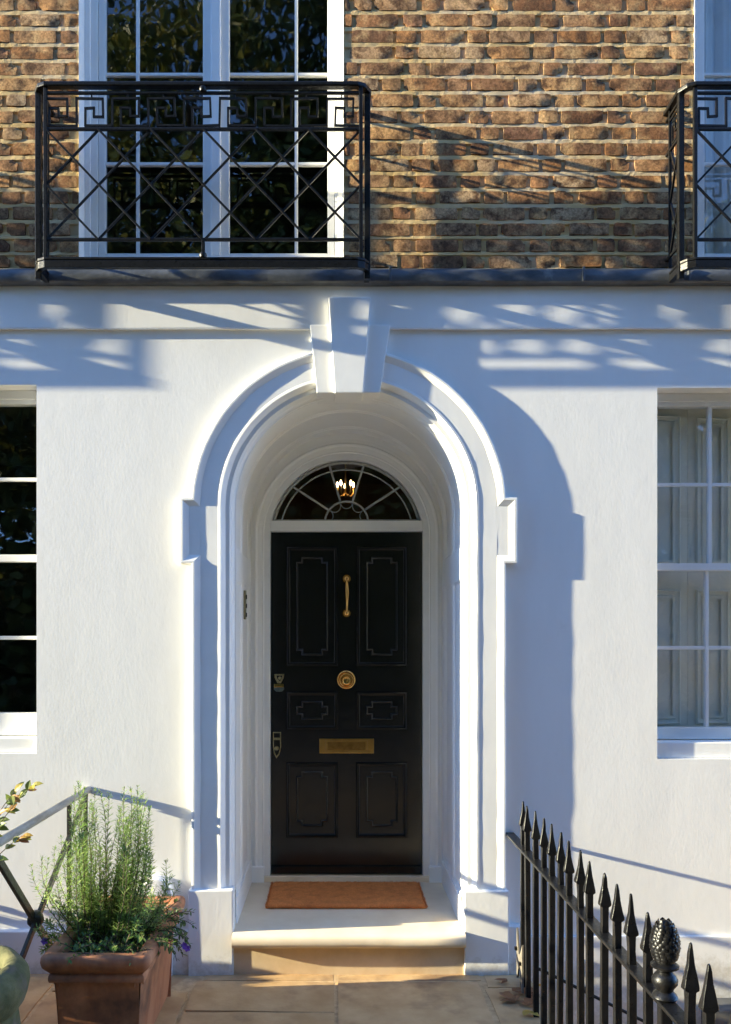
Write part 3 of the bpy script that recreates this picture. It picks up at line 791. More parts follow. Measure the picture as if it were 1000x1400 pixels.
def brick_mesh(L, H, seed, name):
    rnd = random.Random(seed); nx, nz = (8, 3) if L > .15 else (4, 3)
    vs = []; chip = rnd.choice([None, None, None, None, (0,0), (nx,0), (nx,nz), (nx,0)])
    dep = .013
    bow = rnd.uniform(-.001, .0012)
    for j in range(nz+1):
        for i in range(nx+1):
            x = L*(i/nx-.5); z = H*(j/nz-.5)
            ed = i in (0, nx) or j in (0, nz)
            cn = i in (0, nx) and j in (0, nz)
            y = -.0030 + rnd.uniform(-.0009, .0009) + bow*(1-(2*i/nx-1)**2)
            if ed: y += rnd.uniform(0, .0016)
            if i in (0, nx): x += -math.copysign(rnd.uniform(-.005, .003), x)
            if j in (0, nz): z += -math.copysign(rnd.uniform(-.004, .003), z)
            if cn: x -= math.copysign(.002, x); z -= math.copysign(.002, z); y += .001
            if chip and abs(i-chip[0]) <= 1 and abs(j-chip[1]) <= 1:
                y += rnd.uniform(.002, .007)
                if cn: x -= math.copysign(rnd.uniform(.006, .018), x); z -= math.copysign(rnd.uniform(.004, .014), z)
            vs.append((x, y, z))
    fs = [(j*(nx+1)+i, j*(nx+1)+i+1, (j+1)*(nx+1)+i+1, (j+1)*(nx+1)+i) for j in range(nz) for i in range(nx)]
    ring = [i for i in range(nx+1)] + [j*(nx+1)+nx for j in range(1, nz+1)] + [nz*(nx+1)+i for i in range(nx-1, -1, -1)] + [j*(nx+1) for j in range(nz-1, 0, -1)]
    n0 = len(vs)
    for r_ in ring: vs.append((vs[r_][0]*1.01, dep, vs[r_][2]*1.02))
    for k in range(len(ring)):
        k2 = (k+1) % len(ring); fs.append((ring[k], n0+k, n0+k2, ring[k2]))
    mb = MB(); mb.add(vs, fs)
    return mb
var_s = [brick_mesh(SL, BH, 100+i, 'b') for i in range(18)]
var_h = [brick_mesh(HL, BH, 200+i, 'b') for i in range(14)]
mesh_s = [m.mesh('brick', M['brick'], smooth=20) for m in var_s]
mesh_h = [m.mesh('brick', M['brick'], smooth=20) for m in var_h]
rest = MB(); nb = 0
row = 0; z = BZ0 + CH*.5 + .02
while z < BZ1:
    x = XL - .3 + (0 if row % 2 else (SL+HL)/2+J) + random.uniform(-.02, .02); hd = row % 2
    while x < XR:
        L = (HL if hd else SL) * random.uniform(.95, 1.05)
        a, b = x, x+L
        for (sa, sb) in (spans if z-CH/2 < FZ1 else [(XL, XR)]):
            ca, cb = max(a, sa+.004), min(b, sb-.004)
            if cb - ca < .028: continue
            short = (cb-ca) < .14
            Lb = HL if short else SL
            cz = z + random.uniform(-.003, .003); cx = (ca+cb)/2; dy = random.uniform(-.0016, .0016)
            rz = random.uniform(-.012, .012); ry = random.uniform(-.010, .010)
            inview = -1.78 < cx < 2.02 and z < 4.98
            idx = random.randrange(len(mesh_h if short else mesh_s))
            flip = random.choice((-1, 1))
            Mx = Matrix.Translation((cx, dy, cz)) @ Matrix.Rotation(rz, 4, 'Z') @ Matrix.Rotation(ry, 4, 'Y') @ Matrix.Diagonal(((cb-ca)/Lb, 1, random.uniform(.95,1.05), 1))
            if inview and nb < 300:
                o = bpy.data.objects.new('brick', (mesh_h if short else mesh_s)[idx]); col.objects.link(o); nb += 1
                o.parent = brickwall; o.matrix_local = Mx
            else:
                src = (var_h if short else var_s)[idx]
                rest.add([Mx @ Vector(p) for p in src.v], src.f)
        x = b + J*random.uniform(.7, 1.4); hd = 1-hd
    z += CH; row += 1
set_props(rest.build('brick', M['brick'], brickwall, weld=False), kind='stuff')
print('bricks in view', nb)

# --- iron balconies
BZT, BZR1, BZR2, BZR3 = 4.306, 4.270, 4.097, 3.570
bxl, bxr, bf, bs, br = -1.437, .150, -.222, -.175, -.047
def balcony():
    base = MB()
    pth = lambda z_: [(bxl,.02,z_),(bxl,bs,z_),(bxl+.022,bf+.012,z_),(bxl+.05,bf,z_),(bxr-.05,bf,z_),(bxr-.022,bf+.012,z_),(bxr,bs,z_),(bxr,.02,z_)]
    base.ribbon(pth(3.476), .030, .012); base.ribbon(pth(3.4505), .026, .034)
    b = base.build('balcony', M['iron'], house, bevel=.002)
    MB().ribbon(pth(BZT), .038, .022).build('handrail', M['iron'], b, bevel=.006, wob=.002, wscale=4)
    fx0, fx1 = bxl+.050, bxr-.033
    for x in (fx0, fx1): MB().box(x-.009, x+.009, bf-.009, bf+.009, 3.48, BZT).build('post', M['iron'], b, bevel=.003, wob=.0015, wscale=12)
    for x in (bxl, bxr):
        MB().box(x-.014, x+.014, bs-.014, bs+.014, 3.40, BZT).build('post', M['iron'], b, bevel=.004, wob=.0015, wscale=12)
        MB().box(x-.007, x+.007, br-.006, br+.006, 3.48, BZT).build('post', M['iron'], b, bevel=.002)
        for z_ in (BZR1, BZR2, BZR3): MB().box(x-.006, x+.006, bs+.01, .01, z_-.006, z_+.006).build('side_rail', M['iron'], b, bevel=.002)
        y0_, y1_ = br, bs; hz = (BZR2-BZR3)/2
        for k_ in range(2):
            za = BZR3+k_*hz; zb = za+hz
            MB().bar((x,y0_,za),(x,y1_,zb),.010,.010,(1,0,0)).build('lattice_bar', M['iron'], b)
            MB().bar((x+.004,y1_,za),(x+.004,y0_,zb),.010,.010,(1,0,0)).build('lattice_bar', M['iron'], b)
        kt, kb = 4.244, 4.114; W = (y1_-y0_)
        pp = [(.0,kb),(.0,kt),(.75,kt),(.75,kb+.045),(.5,kb+.045),(.5,kt-.045),(.25,kt-.045),(.25,kb),(1,kb)]
        mb = MB()
        for i in range(len(pp)-1):
            mb.bar((x, y0_+W*pp[i][0], pp[i][1]), (x, y0_+W*pp[i+1][0], pp[i+1][1]), .008, .008, (1,0,0))
        mb.build('key_scroll', M['iron'], b)
    for z_, t in ((BZR1,.013),(BZR2,.014),(BZR3,.014)): MB().box(fx0, fx1, bf-t/2, bf+t/2, z_-t/2, z_+t/2).build('rail', M['iron'], b, bevel=.003, wob=.002, wscale=3)
    mid = (fx0+fx1)/2
    for (za, zb) in ((3.48, BZR3), (BZR1, BZT)):
        MB().box(mid-.008, mid+.008, bf-.008, bf+.008, za, zb).build('stub_post', M['iron'], b, bevel=.003)
    for (x,z_) in ((mid,3.492),(mid,4.284)): MB().lathe([(.006,-.014),(.016,-.01),(.019,0),(.016,.01),(.006,.014)], (x, bf-.006, z_), 'z', 12).build('collar', M['iron'], b, smooth=50)
    # lattice of crossed bars
    cw = (fx1-fx0)/6; chh = (BZR2-BZR3)/2
    for c in range(-1, 6):
        u0, v0, u1, v1 = c, 0, c+2, 2
        if u0 < 0: v0 += -u0; u0 = 0
        if u1 > 6: v1 -= u1-6; u1 = 6
        j1 = random.uniform(-.003,.003)
        MB().bar((fx0+u0*cw, bf-.004, BZR2-v0*chh), (fx0+u1*cw+j1, bf-.004, BZR2-v1*chh), .010, .010).build('lattice_bar', M['iron'], b, bevel=.002)
        MB().bar((fx0+u0*cw+j1, bf+.004, BZR3+v0*chh), (fx0+u1*cw, bf+.004, BZR3+v1*chh), .010, .010).build('lattice_bar', M['iron'], b, bevel=.002)
    # running key pattern
    kt, kb = 4.244, 4.114; p = .1706; xk = -1.239-p
    for i in range(9):
        x = xk + i*p
        pp = [(0,kb),(0,kt),(.74,kt),(.74,kb+.044),(.49,kb+.044),(.49,kt-.046),(.24,kt-.046),(.24,kb),(1,kb)]
        mb = MB(); q_ = [(x+u*p+random.uniform(-.002,.002), zz+random.uniform(-.002,.002)) for u, zz in pp]
        for k_ in range(len(q_)-1):
            xa, za = q_[k_]; xb, zb = q_[k_+1]
            if min(xa, xb) < fx0-.001:
                if max(xa, xb) < fx0+.002: continue
                xa = max(xa, fx0); xb = max(xb, fx0)
            if max(xa, xb) > fx1:
                if min(xa, xb) > fx1-.002: continue
                xa = min(xa, fx1); xb = min(xb, fx1)
            d = Vector((xb-xa, 0, zb-za)).normalized()*.0045
            mb.bar((xa-d.x, bf, za-d.z), (xb+d.x, bf, zb+d.z), .0095, .0095)
        mb.bar((x+.30*p+.02,bf,kt),(x+.30*p+.02,bf,BZR1),.007) if i else None
        mb.bar((x+.62*p,bf,kb),(x+.62*p,bf,BZR2),.007)
        mb.build('key_scroll', M['iron'], b)
    return b
bal = balcony()
copy_tree(bal, (3.1, 0, 0)); copy_tree(bal, (-3.1, 0, 0))

# --- wall below the railings
MB().box(1.83, 3.2, -.16, -.001, -.45, -.135).build('slate_ledge', M['grey_ledge'], house, bevel=.01)

# ------------------------------------------------------------------ chandelier in the hall
ch = empty('chandelier', (.068, 1.95, 3.3), 'small lit chandelier with candle bulbs seen through the fanlight', 'chandelier')
cx, cy, cz = .068, 1.95, 2.745
MB().tube([(cx,cy,3.3),(cx,cy,cz)], .006, 6).build('stem', M['old_brass'], ch)
for i in range(5):
    a = 2*math.pi*i/5 + .35; ca, sa = math.cos(a), math.sin(a)
    arm = MB().tube([(cx+r_*ca, cy+r_*sa, cz+h_) for r_, h_ in ((0,0),(.022,-.025),(.045,-.025),(.062,0),(.062,.035))], .005, 6).build('arm', M['old_brass'], ch, smooth=60)
    MB().lathe([(.003,0),(.008,.010),(.007,.024),(.001,.040)], (cx+.062*ca, cy+.062*sa, cz+.042), 'z', 10).build('bulb', M['bulb'], arm, smooth=60)

# ------------------------------------------------------------------ doormat
mat = MB(); x0, x1, y0, y1 = -.380, .488, .298, .758; nx, ny = 60, 32; vs = []
for j in range(ny+1):
    for i in range(nx+1):
        e = i in (0,nx) or j in (0,ny)
        vs.append((x0+(x1-x0)*i/nx+random.uniform(-.003,.003), y0+(y1-y0)*j/ny+random.uniform(-.003,.003), .212 if e else .228+random.uniform(-.002,.002)))
mat.add(vs, [(j*(nx+1)+i, j*(nx+1)+i+1, (j+1)*(nx+1)+i+1, (j+1)*(nx+1)+i) for j in range(ny) for i in range(nx)])
o = mat.build('doormat', M['coir'], None, weld=False, smooth=60)
set_props(o, 'orange coir doormat on the stone step before the black door', 'doormat')
br_ = MB(); rb = random.Random(4)
for _ in range(9000):
    x = rb.uniform(x0, x1); y = rb.uniform(y0, y1)
    if rb.random() < .25:
        if rb.random() < .65: y = rb.choice((y0, y0, y1)) + rb.uniform(-.004,.004)
        else: x = rb.choice((x0, x1)) + rb.uniform(-.004,.004)
    p = Vector((x, y, .216)); d = Vector((rb.uniform(-.7,.7), rb.uniform(-.7,.7), 1)).normalized()*rb.uniform(.010,.018); w_ = Vector((rb.uniform(-1,1), rb.uniform(-1,1), 0)).normalized()*.0012
    br_.add([p-w_, p+w_, p+d], [(0,1,2)])
set_props(br_.build('bristles', M['coir'], o, weld=False), kind='stuff')

# ------------------------------------------------------------------ right-hand iron railing
RX = .884
rail = empty('iron_railing', (RX, -1.6, 0), 'black spearhead iron railing with a pine cone finial running forward from the wall', 'railing')
MB().ribbon([(RX-.012,.0,.686),(RX-.006,-1.2,.689),(RX,-2.75,.690)], .046, .011).build('top_rail', M['iron'], rail, bevel=.003, wob=.002, wscale=5)
offs = [255.5,263,273.5,284.5,295.5,306,320,335,348,366,386,406,428,None,482,510]
ybars = [1017.8/o_-DIST if o_ else 1017.8/450-DIST for o_ in offs]
ybars += [ybars[-1]-.132, ybars[-1]-.264, ybars[-1]-.396]
def spear(y, lean, tz):
    mb = MB(); s = .0112
    X = RX
    levels = [(-.06,s,s,0),(.695,s,s,0),(.735,s*.95,s*.95,0),(.778,s*1.0,s*1.0,0)]
    pts = levels + [(.783,.0190,.0125,1),(.791,.0190,.0125,1),(.815,.0140,.0100,1),(.845,.0085,.0070,1),(.875,.0055,.0052,1),(tz-.004,.0034,.0034,1),(tz,.0012,.0012,1)]
    vs = []
    for (z_, wx, wy, k_) in pts:
        l = lean*(z_/.9)
        vs += [(X-wx+l,y-wy,z_),(X+wx+l,y-wy,z_),(X+wx+l,y+wy,z_),(X-wx+l,y+wy,z_)]
    fs = [(4*i+k_, 4*i+(k_+1)%4, 4*i+4+(k_+1)%4, 4*i+4+k_) for i in range(len(pts)-1) for k_ in range(4)] + [(3,2,1,0), tuple(4*(len(pts)-1)+k_ for k_ in range(4))]
    mb.add(vs, fs)
    return mb
for i, y in enumerate(ybars):
    if i == 13: continue
    spear(y, random.uniform(-.007,.007), .900+random.uniform(-.010,.010)).build('spear_bar', M['iron'], rail, bevel=.0025, seg=1, wob=.0022, wscale=35)
fy = ybars[13]
MB().box(RX-.016, RX+.016, fy-.016, fy+.016, -.06, .70).build('finial_post', M['iron'], rail, bevel=.004)
fz = .695
fin = MB().lathe([(.030,0),(.034,.006),(.030,.014),(.021,.022),(.024,.030),(.033,.042),(.034,.054),(.027,.066),(.019,.074),(.024,.080),(.036,.086),(.037,.092),(.028,.098),(.016,.101)], (RX, fy, fz), 'z', 28).build('pine_cone_finial', M['iron'], rail, smooth=40)
core = [(.020,.0),(.031,.015),(.0365,.04),(.0355,.06),(.031,.08),(.022,.10),(.010,.112),(.001,.115)]
MB().lathe(core, (RX, fy, fz+.098), 'z', 20).build('cone_core', M['iron'], fin, smooth=60)
scl = MB()
for k_ in range(12):
    t = (k_+.6)/12.6; h_ = .115*t
    for (ra, ha), (rb, hb) in zip(core, core[1:]):
        if ha <= h_ <= hb: r_ = ra+(rb-ra)*(h_-ha)/(hb-ha)
    n = max(4, int(2*math.pi*r_/.0165))
    for j in range(n):
        a = 2*math.pi*(j+.5*(k_%2))/n; c = Vector((RX+r_*math.cos(a), fy+r_*math.sin(a), fz+.098+h_)); od = Vector((math.cos(a), math.sin(a), .1)); td = Vector((-math.sin(a), math.cos(a), 0)); ud = Vector((0,0,1))
        s = .0080
        scl.add([c-td*s-ud*s*.6, c+td*s-ud*s*.6, c+td*s*.8+ud*s*.7, c+ud*s*1.3, c-td*s*.8+ud*s*.7, c+od*s*.6+ud*s*.15], [(0,1,5),(1,2,5),(2,3,5),(3,4,5),(4,0,5)])
scl.build('cone_scales', M['iron'], fin, weld=False, smooth=89)
# bracket plate at the wall end, facing the path
bpz = MB(); ya, yb = -.215, -.335
poly = [(ya,.045),(ya,.285),(ya-.045,.175),(yb+.045,.185),(yb,.245),(yb,.02),(yb+.02,.03),(yb+.035,.10),(yb+.06,.125),(yb+.085,.10),(ya-.012,.05)]
n = len(poly); bpz.add([(RX-.022,a_,b_) for a_, b_ in poly]+[(RX-.014,a_,b_) for a_, b_ in poly], [tuple(range(n)), tuple(reversed(range(n,2*n)))] + [(i,i+n,(i+1)%n+n,(i+1)%n) for i in range(n)])
bk = bpz.build('bracket_plate', M['plate'], rail)
for (a_, b_) in ((-.228,.19),(-.315,.15)): MB().box(RX-.034, RX-.022, a_-.008, a_+.008, b_-.008, b_+.008).build('bolt', M['iron'], bk, bevel=.002)
# thin stair rail beyond the railing
sr = MB().tube([(.98,-.14,.06),(1.04,-.135,.031),(1.50,-.135,-.20),(2.3,-.135,-.60)], .008, 8).build('stair_rail', M['iron'], None, smooth=60)
set_props(sr, 'thin black handrail sloping down into the basement area beyond the spear railing', 'handrail')
MB().bar((1.25,-.135,-.075),(1.25,.03,-.09),.012).build('bracket', M['iron'], sr)
MB().bar((2.1,-.135,-.50),(2.1,.03,-.51),.012).build('bracket', M['iron'], sr)

# ------------------------------------------------------------------ left-hand handrail with crossed bars
LX = -1.245
hr = empty('step_handrail', (LX, -.6, 0), 'weathered grey handrail with crossed black bars left of the planter', 'handrail')
MB().tube([(LX,.0,.905),(LX,-.04,.910),(LX,-.6,.912),(LX,-1.24,.914)], .0185, 10).build('top_rail', M['grey_rail'], hr, smooth=50)
MB().bar((LX,-.045,.895),(LX,-1.02,.335),.030,.016,(1,0,0)).build('cross_bar', M['old_iron'], hr, bevel=.003)
MB().bar((LX-.008,-1.15,.875),(LX-.008,-.44,.215),.032,.016,(1,0,0)).build('cross_bar', M['old_iron'], hr, bevel=.003)
MB().bar((LX,-.315,.905),(LX,-.315,.0),.020,.014).build('upright', M['old_iron'], hr, bevel=.002)
MB().bar((LX,-.06,.905),(LX,-.06,.0),.020,.014).build('upright', M['old_iron'], hr, bevel=.002)
MB().bar((LX,-1.20,.905),(LX,-1.20,.0),.026,.022).build('upright', M['old_iron'], hr, bevel=.002)
cj = (LX-.002, -.748, .500)
MB().lathe([(.018,-.026),(.030,-.018),(.034,0),(.030,.018),(.018,.026)], cj, 'y', 14).build('rosette', M['old_iron'], hr, smooth=40, wob=.003, wscale=40)
MB().lathe([(.014,-.034),(.024,-.026),(.014,-.016),(.030,-.004),(.030,.008),(.014,.018),(.024,.028),(.014,.036)], cj, 'z', 12).build('rosette', M['old_iron'], hr, smooth=40, wob=.003, wscale=40)

# ------------------------------------------------------------------ terracotta trough
tx0, tx1, ty0, ty1, tz = -1.128, -.719, -1.022, -.258, .45
tr = empty('terracotta_trough', ((tx0+tx1)/2, (ty0+ty1)/2, 0), 'long terracotta trough planter standing against the white wall left of the steps', 'planter')
tmap = lambda a, b, v: (a, b, v)
rect = [(tx0,ty0),(tx0,ty1),(tx1,ty1),(tx1,ty0)]
def rrect(x0, x1, y0, y1, r, n=4):
    pts = []
    for (cx_, cy_, a0) in ((x0+r,y0+r,270),(x0+r,y1-r,180),(x1-r,y1-r,90),(x1-r,y0+r,0)):
        for i in range(n+1):
            a = R(a0 - 90*i/n); pts.append((cx_+r*math.cos(a), cy_+r*math.sin(a)))
    return pts
# body, slightly tapering
body = MB().sweep(rrect(tx0+.035,tx1-.035,ty0+.035,ty1-.035,.012), [(-.045,.0),(-.030,.004),(-.028,.02),(0,.352),(.006,.360)], tmap, True)
body.build('body', M['terracotta'], tr, smooth=40, wob=.003, wscale=8)
rim = MB().sweep(rrect(tx0,tx1,ty0,ty1,.022), [(-0.034,0.344),(-0.022,0.339),(-0.018,0.351),(-0.020,0.365),(-0.028,0.373),(-0.022,0.379),(-0.008,0.391),(0.004,0.403),(0.010,0.423),(0.008,0.441),(0.000,0.450),(-0.020,0.452),(-0.046,0.448),(-0.054,0.437),(-0.056,0.369),(-0.060,0.319)], tmap, True)
rim.build('rim', M['terracotta'], tr, smooth=45, wob=.003, wscale=8)
so = MB(); nx, ny = 10, 20; vs = []
for j in range(ny+1):
    for i in range(nx+1): vs.append((tx0+.05+(tx1-tx0-.1)*i/nx, ty0+.05+(ty1-ty0-.1)*j/ny, .410+random.uniform(-.012,.012)))
so.add(vs, [(j*(nx+1)+i, j*(nx+1)+i+1, (j+1)*(nx+1)+i+1, (j+1)*(nx+1)+i) for j in range(ny) for i in range(nx)])
so.build('soil', M['soil'], tr, weld=False)

# ------------------------------------------------------------------ rosemary
def quad_leaf(mb, p, d, up, L, W, bend=0.0, n=1):
    d = d.normalized(); sd = d.cross(up)
    if sd.length < 1e-3: sd = Vector((1,0,0))
    sd.normalize(); up2 = sd.cross(d).normalized()
    m = p + d*L*.55 + up2*bend*.5; t = p + d*L + up2*bend*0
    mb.add([p - sd*W*.2, p + sd*W*.2, m + sd*W*.5, t, m - sd*W*.5], [(0,1,2,4),(4,2,3)])
ros = empty('rosemary_bush', (-.93, -.74, .41), 'tall rosemary bush with fine upright needles growing in the terracotta trough', 'bush')
stems = MB(); nd = MB(); rr_ = random.Random(21)
clumps = [(112,1066,9,7),(128,1082,9,8),(100,1120,12,6),(84,1135,10,3),(62,1168,9,3),(42,1180,9,2),(70,1205,12,3),(140,1150,12,6),(158,1165,12,6),
          (172,1072,8,6),(193,1072,8,7),(184,1100,12,10),(205,1125,10,6),(215,1160,10,3),(228,1180,8,2),(120,1135,16,10),(170,1150,14,9),(205,1205,14,4),(95,1200,16,6),(150,1215,18,7),(60,1235,14,3),(222,1225,10,2),(78,1260,10,3),(190,1240,14,4)]
for (cx_, cy_, jit, cnt) in clumps:
    for _ in range(int(cnt*1.1+.5)):
        ty = rr_.uniform(-.88,-.60)
        tip = Vector((PX(cx_+rr_.gauss(0,jit*1.0), ty), ty, PZ(cy_+abs(rr_.gauss(0,jit*2.6)), ty)))
        bx = PX(140+(cx_-140)*.42+rr_.uniform(-10,10), -.74)
        b0 = Vector((max(tx0+.08, min(tx1-.08, bx)), -.74+rr_.uniform(-.13,.13), .413))
        lean = tip - b0
        c1 = b0 + Vector((lean.x*rr_.uniform(.4,1.1), lean.y*.7, lean.z*rr_.uniform(.25,.5))) + Vector((rr_.uniform(-.05,.05), 0, 0))
        pts = []
        for i in range(13):
            t = i/12; pts.append(b0*(1-t)**2 + c1*2*t*(1-t) + tip*t*t + Vector((.020*math.sin(t*5+cx_+_*2.1)*t, .020*math.cos(t*5+cy_+_)*t, 0)))
        stems.tube(pts, [.0024*(1-.75*i/12) for i in range(13)], 4, False)
        length = sum((pts[i+1]-pts[i]).length for i in range(12))
        k_ = int(length/.0070)
        for i in range(k_):
            s = .10 + .90*(i/k_)
            if s < .25 and rr_.random() < .4: continue
            f = s*12; i0 = min(11, int(f)); p = pts[i0].lerp(pts[i0+1], f-i0); tg = (pts[i0+1]-pts[i0]).normalized()
            for w_ in range(2):
                a = i*2.4 + w_*math.pi + rr_.uniform(-.4,.4)
                ref = Vector((1,0,0)) if abs(tg.x) < .8 else Vector((0,1,0))
                u = tg.cross(ref).normalized(); v = tg.cross(u)
                rad = u*math.cos(a)+v*math.sin(a)
                d = rad*(1.0 if s < .95 else .45) + tg*rr_.uniform(.15,.75)
                L = (.033 if s < .85 else .033-.11*(s-.85))*rr_.uniform(.7,1.2)
                quad_leaf(nd, p, d, tg, L, .0046, rr_.uniform(-.005,.002))
set_props(stems.build('stems', M['bark'], ros, weld=False), kind='stuff')
set_props(nd.build('needles', M['needle'], ros, weld=False), kind='stuff')

# ------------------------------------------------------------------ low plants in the trough
def leaf(mb, p, d, up, L, W, curl=.15):
    d = d.normalized(); sd = d.cross(up); 
    if sd.length < 1e-3: sd = Vector((1,0,0))
    sd.normalize(); n_ = sd.cross(d).normalized()
    row_ = [(0,.08),(.25,.8),(.5,1.0),(.75,.7),(1,.03)]
    vs = []
    for t, wv in row_:
        c = p + d*L*t - n_*(curl*L*t*t)
        vs += [c - sd*W*.5*wv + n_*W*.12*wv, c, c + sd*W*.5*wv + n_*W*.12*wv]
    fs = []
    for i in range(4):
        for k_ in range(2): fs.append((3*i+k_, 3*i+k_+1, 3*i+4+k_, 3*i+3+k_))
    mb.add(vs, fs)
def sprigs(mb, st, rnd, starts, L, lw, ll, droop, n):
    ends = []
    for (p, d) in starts:
        pts = []; q_ = Vector(p); v = Vector(d).normalized()
        for i in range(9):
            pts.append(q_.copy()); q_ = q_ + v*(L/8); v = (v + Vector((rnd.uniform(-.12,.12), rnd.uniform(-.12,.12), -droop/8*3))).normalized()
        st.tube(pts, .0016, 4, False)
        for i in range(n):
            t = (.12+.88*i/n)*8; i0 = min(7, int(t)); c = pts[i0].lerp(pts[i0+1], t-i0); tg = (pts[i0+1]-pts[i0]).normalized()
            a = rnd.uniform(0, 6.28)
            ref = Vector((0,0,1)) if abs(tg.z) < .8 else Vector((1,0,0)); u = tg.cross(ref).normalized(); w_ = tg.cross(u)
            leaf(mb, c, u*math.cos(a)+w_*math.sin(a)+tg*.6, Vector((0,0,1)), ll*rnd.uniform(.7,1.2), lw*rnd.uniform(.7,1.2))
        ends.append(pts[-1])
    return ends
rn = random.Random(5)
tp = empty('trailing_plant', (-.77, -.62, .42), 'trailing green plant with small purple flowers spilling over the planter rim', 'plant')
lm, sm = MB(), MB()
starts = [((rn.uniform(-.87,-.74), rn.uniform(-.88,-.55), .42), (rn.uniform(.2,1.0), rn.uniform(-.5,.2), rn.uniform(.3,.9))) for _ in range(34)]
ends = sprigs(lm, sm, rn, starts, .15, .010, .024, .5, 15)
starts = [((rn.uniform(-1.06,-.79), rn.uniform(-.985,-.90), .42), (rn.uniform(-.7,.7), rn.uniform(-.5,.4), rn.uniform(.3,.8))) for _ in range(34)]
ends2 = sprigs(lm, sm, rn, starts, .10, .010, .024, .4, 12)
lng = [((-.745,-.73,.44),(1,-.35,.15)), ((-.745,-.67,.44),(1,-.2,.1)), ((-.745,-.71,.44),(.9,-.7,.0)), ((-.745,-.75,.44),(1,-.1,.5))]
e3 = sprigs(lm, sm, rn, lng, .17, .010, .024, .55, 13)
s2 = sm; l2_ = lm
def flower(p, fac, parent):
    mb = MB(); f = Vector(fac).normalized(); u = f.cross(Vector((0,0,1))).normalized(); v = u.cross(f)
    for i in range(5):
        a = 6.283*i/5; d = u*math.cos(a)+v*math.sin(a)
        leaf(mb, Vector(p), d + f*.25, f, .0155, .013, .1)
    mb.build('flower', M['purple'], parent, weld=False)
for (px, py, y_) in ((228,1281,-.72),(256,1297,-.70),(252,1293,-.715),(61,1287,-.90)):
    flower((PX(px,y_), y_, PZ(py,y_)), (.2,-1,.3), tp)
# reach of the flower sprays
for (pa, pb) in (((215,1275,-.72),(256,1298,-.70)), ((205,1268,-.74),(228,1282,-.72)), ((80,1285,-.90),(61,1288,-.90))):
    A = Vector((PX(pa[0],pa[2]),pa[2],PZ(pa[1],pa[2]))); B_ = Vector((PX(pb[0],pb[2]),pb[2],PZ(pb[1],pb[2])))
    pts = [A.lerp(B_, i/6)+Vector((0,0,.012*math.sin(math.pi*i/6))) for i in range(7)]
    s2.tube(pts, .0015, 4, False)
    for i in range(1, 6):
        for _ in range(3): leaf(l2_, pts[i], Vector((rn.uniform(-1,1), rn.uniform(-1,.4), rn.uniform(-.6,1))), Vector((0,0,1)), .024, .010)
set_props(s2.build('stems', M['bark'], tp, weld=False), kind='stuff'); set_props(l2_.build('leaves', M['herb'], tp, weld=False), kind='stuff')
pp_ = empty('pale_leaved_plant', (-.77, -.44, .42), 'low plant with pale silvery rounded leaves at the far end of the trough', 'plant')
lm = MB(); sm = MB()
for _ in range(26):
    c = Vector((rn.uniform(-.84,-.735), rn.uniform(-.57,-.37), .413)); d = Vector((rn.uniform(-.4,1), rn.uniform(-.7,.3), rn.uniform(.3,1))).normalized()
    L = rn.uniform(.03,.06); e = c + d*L
    sm.tube([c, c.lerp(e,.5)+Vector((0,0,.006)), e], .0016, 4, False)
    for k_ in range(4): leaf(lm, e - d*L*.15*k_, Vector((rn.uniform(-1,1), rn.uniform(-1,.3), rn.uniform(-.2,.7))), Vector((0,0,1)), rn.uniform(.028,.042), rn.uniform(.020,.028), .3)
set_props(lm.build('leaves', M['pale_leaf'], pp_, weld=False), kind='stuff'); set_props(sm.build('stems', M['bark'], pp_, weld=False), kind='stuff')

# ------------------------------------------------------------------ mossy urn and its plant
ux, uy = -1.225, -1.53
urn = empty('mossy_urn', (ux, uy, 0), 'moss covered stone urn with a thick rolled rim in the lower left corner', 'urn')
MB().lathe([(.13,0),(.15,.01),(.15,.05),(.12,.08),(.11,.12),(.15,.20),(.185,.30),(.195,.40),(.185,.46),(.178,.49)], (ux,uy,0), 'z', 36).build('bowl', M['moss'], urn, smooth=50, wob=.008, wscale=9)
MB().lathe([(.172,.455),(.195,.465),(.212,.485),(.224,.515),(.228,.550),(.220,.583),(.200,.606),(.175,.616),(.155,.606),(.148,.58),(.15,.52)], (ux,uy,0), 'z', 40).build('rim', M['moss'], urn, smooth=60, wob=.008, wscale=10)
MB().lathe([(.001,.56),(.15,.565)], (ux,uy,0), 'z', 24).build('soil', M['soil'], urn)
ap = empty('autumn_shrub', (ux, uy, .60), 'small shrub with yellow and reddish leaves on thin stems rising from the mossy urn', 'shrub')
lm, sm = MB(), MB()
yS = -1.50
tips = [((-60,1180),(28,1078)), ((-60,1180),(40,1076)), ((-50,1190),(24,1148)), ((-60,1185),(10,1095)), ((-70,1190),(-30,1060)), ((-60,1190),(-40,1120)), ((-80,1200),(-110,1080)), ((-70,1200),(-90,1140))]
